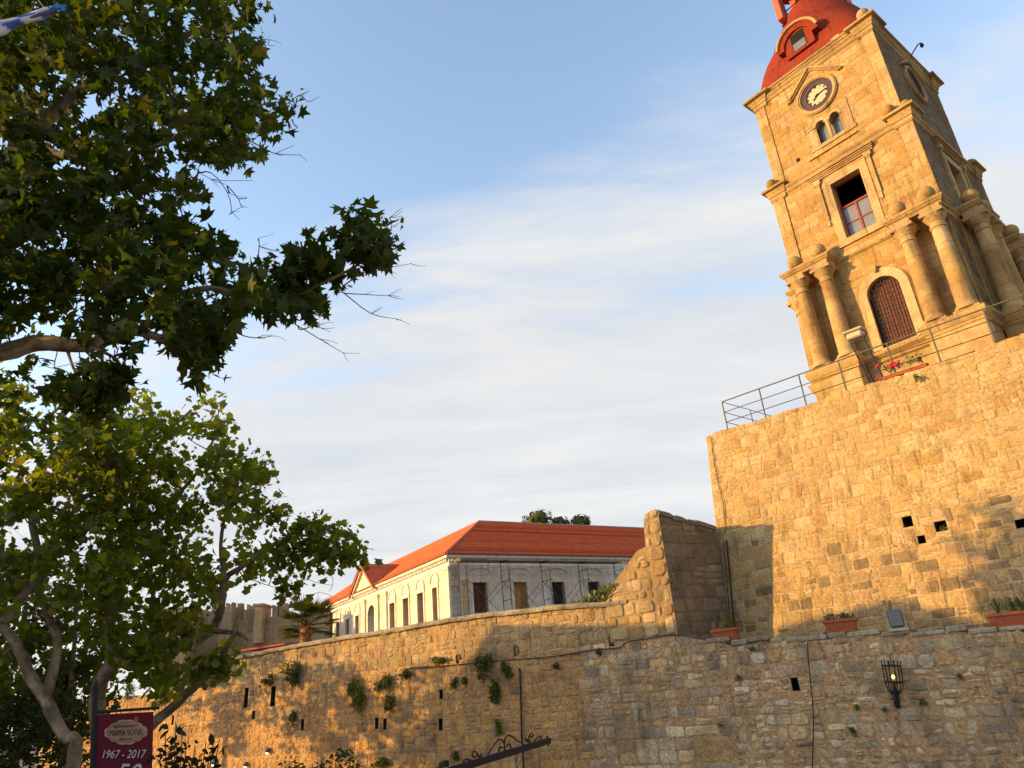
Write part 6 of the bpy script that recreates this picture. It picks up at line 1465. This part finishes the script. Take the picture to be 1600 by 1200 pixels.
def dark_shrub():
    c = at(295, 1185, 9.5); e = empty('potted_shrub', (c[0], c[1], 0)); tag(e, 'dark leathery leaved shrub beside the maroon banner at the bottom', 'shrub')
    R = random.Random(6); st = MB((.06,.05,.035)); pts = []
    tipsp = [(258,1148),(275,1130),(285,1140),(268,1165),(290,1160),(305,1165),(322,1160),(335,1152),(343,1155),(328,1175),(300,1185),(280,1185),(262,1190),(310,1200),(340,1195),(250,1175),(290,1215),(325,1215),(270,1215)]
    for px, py in tipsp:
        p = at(px, py, 9.5+R.uniform(-.3,.3))+np.array([0,0,H])-np.array([c[0],c[1],0]); b = np.array([R.uniform(-.1,.1), R.uniform(-.1,.1), 1.4]); m = b+(p-b)*.5+np.array([0,0,-.1]); st.tube(smooth_path([b, m, p], 3), .012, 5, r2=.006)
        for k in range(26): t = R.random()**.6; q = m+(p-m)*t; pts.append(q+np.array([R.uniform(-.07,.07) for _ in range(3)]))
    st.tube([(0,0,.35),(0,0,1.45)], .05, 7); st.build('stems', M_BARK, e)
    leaves('foliage', np.array(pts), .11, simple_leaf(), [(.014,.018,.010),(.02,.024,.012),(.012,.014,.009)], M_SHRUB, e, 7, up=.5, droop=-.3)
    p = MB(); p.lathe([(.26,0),(.34,.5),(.37,.5),(.37,.56),(.32,.56),(.30,.45)], 0, 0, 18); p.build('pot', M_TERRA, e)
dark_shrub()
def spot(px, py, label, seed):
    u, v, z = RA.loc(px, py, v=-.15); P = RA.o+RA.u*u+RA.v*-.15; e = empty('spot_lamp', (P[0],P[1],z+H), RA.a); tag(e, label, 'lamp', 'small lit lamps at the foot of the rampart')
    h = MB(); h.lathe([(.05,-.10),(.10,-.07),(.11,.0),(.06,.07),(.02,.1)], 0, 0, 10); h.tube([(0,.13,.02),(0,0,.06)], .015, 5); h.build('housing', M_GREY, e)
    b = MB(); b.ball((0,-.03,-.09), .05, 10, 7); b.build('bulb', M_SPOT, e)
spot(418, 1172, 'small lit lamp high on the dark wall foot, right of the other two', 1); spot(384, 1194, 'small lit lamp at the bottom edge in the middle of three', 2); spot(334, 1191, 'small lit lamp beside the dark leathery shrub', 3)
def awning_lamp():
    pass
def hedge(px0, px1, py, Y, hgt, label, seed, cols, n=900, size=.1):
    a, b = at(px0, py, Y), at(px1, py, Y); e = empty('hedge', ((a[0]+b[0])/2, Y, 0)); tag(e, label, 'hedge')
    R = np.random.default_rng(seed); L = b[0]-a[0]; zt = min(a[2], b[2])+H; p = np.stack([R.uniform(-L/2,L/2,n), R.normal(size=n)*.35, zt+hgt*(R.random(n)**.6-.9)], 1); p[:,2] += .18*np.sin(p[:,0]*4+seed)
    leaves('foliage', p, size, simple_leaf(), cols, M_SHRUB, e, seed)
    s_ = MB((.08,.06,.04))
    for k in range(9): x = -L/2+L*(k+.5)/9; s_.tube([(x,0,0),(x+.1,0,zt-hgt*.5)], .04, 5, r2=.015)
    s_.build('stems', M_BARK, e)
GD = [(.035,.05,.012),(.045,.06,.014),(.028,.04,.010)]
hedge(445, 560, 1190, 20.0, 1.3, 'dark hedge at the foot of the rampart near the bottom edge', 31, GD)
hedge(-60, 140, 1100, 17.8, 3.0, 'tall dark hedge filling the bottom left corner', 32, GD, 3800, .11)

# ---------------------------------------------------------------- unseen houses added outside the left edge to shade the walls
def house(x0, x1, y0, y1, ztop, label, col):
    e = empty('shade_house', ((x0+x1)/2, (y0+y1)/2, 0)); tag(e, label, 'house'); w, d, h = (x1-x0)/2, (y1-y0)/2, ztop+H
    mb = MB(col); F = Face((w,-d,0), (0,1,0), (1,0,0)); hs = [(2+3.2*k, 3+3.2*k, z, z+1.6) for k in range(int(2*d/3.2)-0) for z in (1.0, 4.6) if 3+3.2*k < 2*d-.5 and z+2 < h]
    backing(mb, F, 0, 2*d, 0, h, hs, col, deep=.3)
    mb.add([(-w,-d,0),(w,-d,0),(w,d,0),(-w,d,0),(-w,-d,h),(w,-d,h),(w,d,h),(-w,d,h)], [(4,5,6,7),(0,1,5,4),(2,3,7,6),(3,0,4,7)]); mb.build('wall', M_PLAST, e)
    r = MB((.45,.12,.06)); r.add([(-w-.3,-d-.3,h),(w+.3,-d-.3,h),(w+.3,d+.3,h),(-w-.3,d+.3,h),(-w-.3,0,h+.9),(w+.3,0,h+.9)], [(0,1,5,4),(2,3,4,5),(0,4,3),(1,2,5),(3,2,1,0)]); r.build('roof', M_TILE, e)
house(-30, -19.5, 7.0, 24.0, 5.7, 'unseen plastered house added outside the left edge to shade the lower wall', (.45,.40,.33))
G3 = 'bushy trees in the lower left'
back_tree(0, 0, 0, 1.9, 2.5, 'leafy tree outside the left edge, nearest the street, dappling the rampart', 85, G2, 51, group=G3, pos=(-20.0, 25.4, 1.9), per=15, size=.18)
back_tree(0, 0, 0, 1.9, 2.3, 'leafy tree outside the left edge, middle of three dappling the rampart', 85, G2, 53, group=G3, pos=(-21.5, 28.6, 2.7), per=15, size=.18)
back_tree(0, 0, 0, 2.0, 2.4, 'leafy tree outside the left edge nearest the castle wall', 90, G2, 55, group=G3, pos=(-23.0, 31.8, 3.0), per=15, size=.18)
house(-29, -20.5, 15.4, 19.8, 6.6, 'unseen taller plastered block added outside the left edge to shade the terrace wall', (.42,.37,.30))
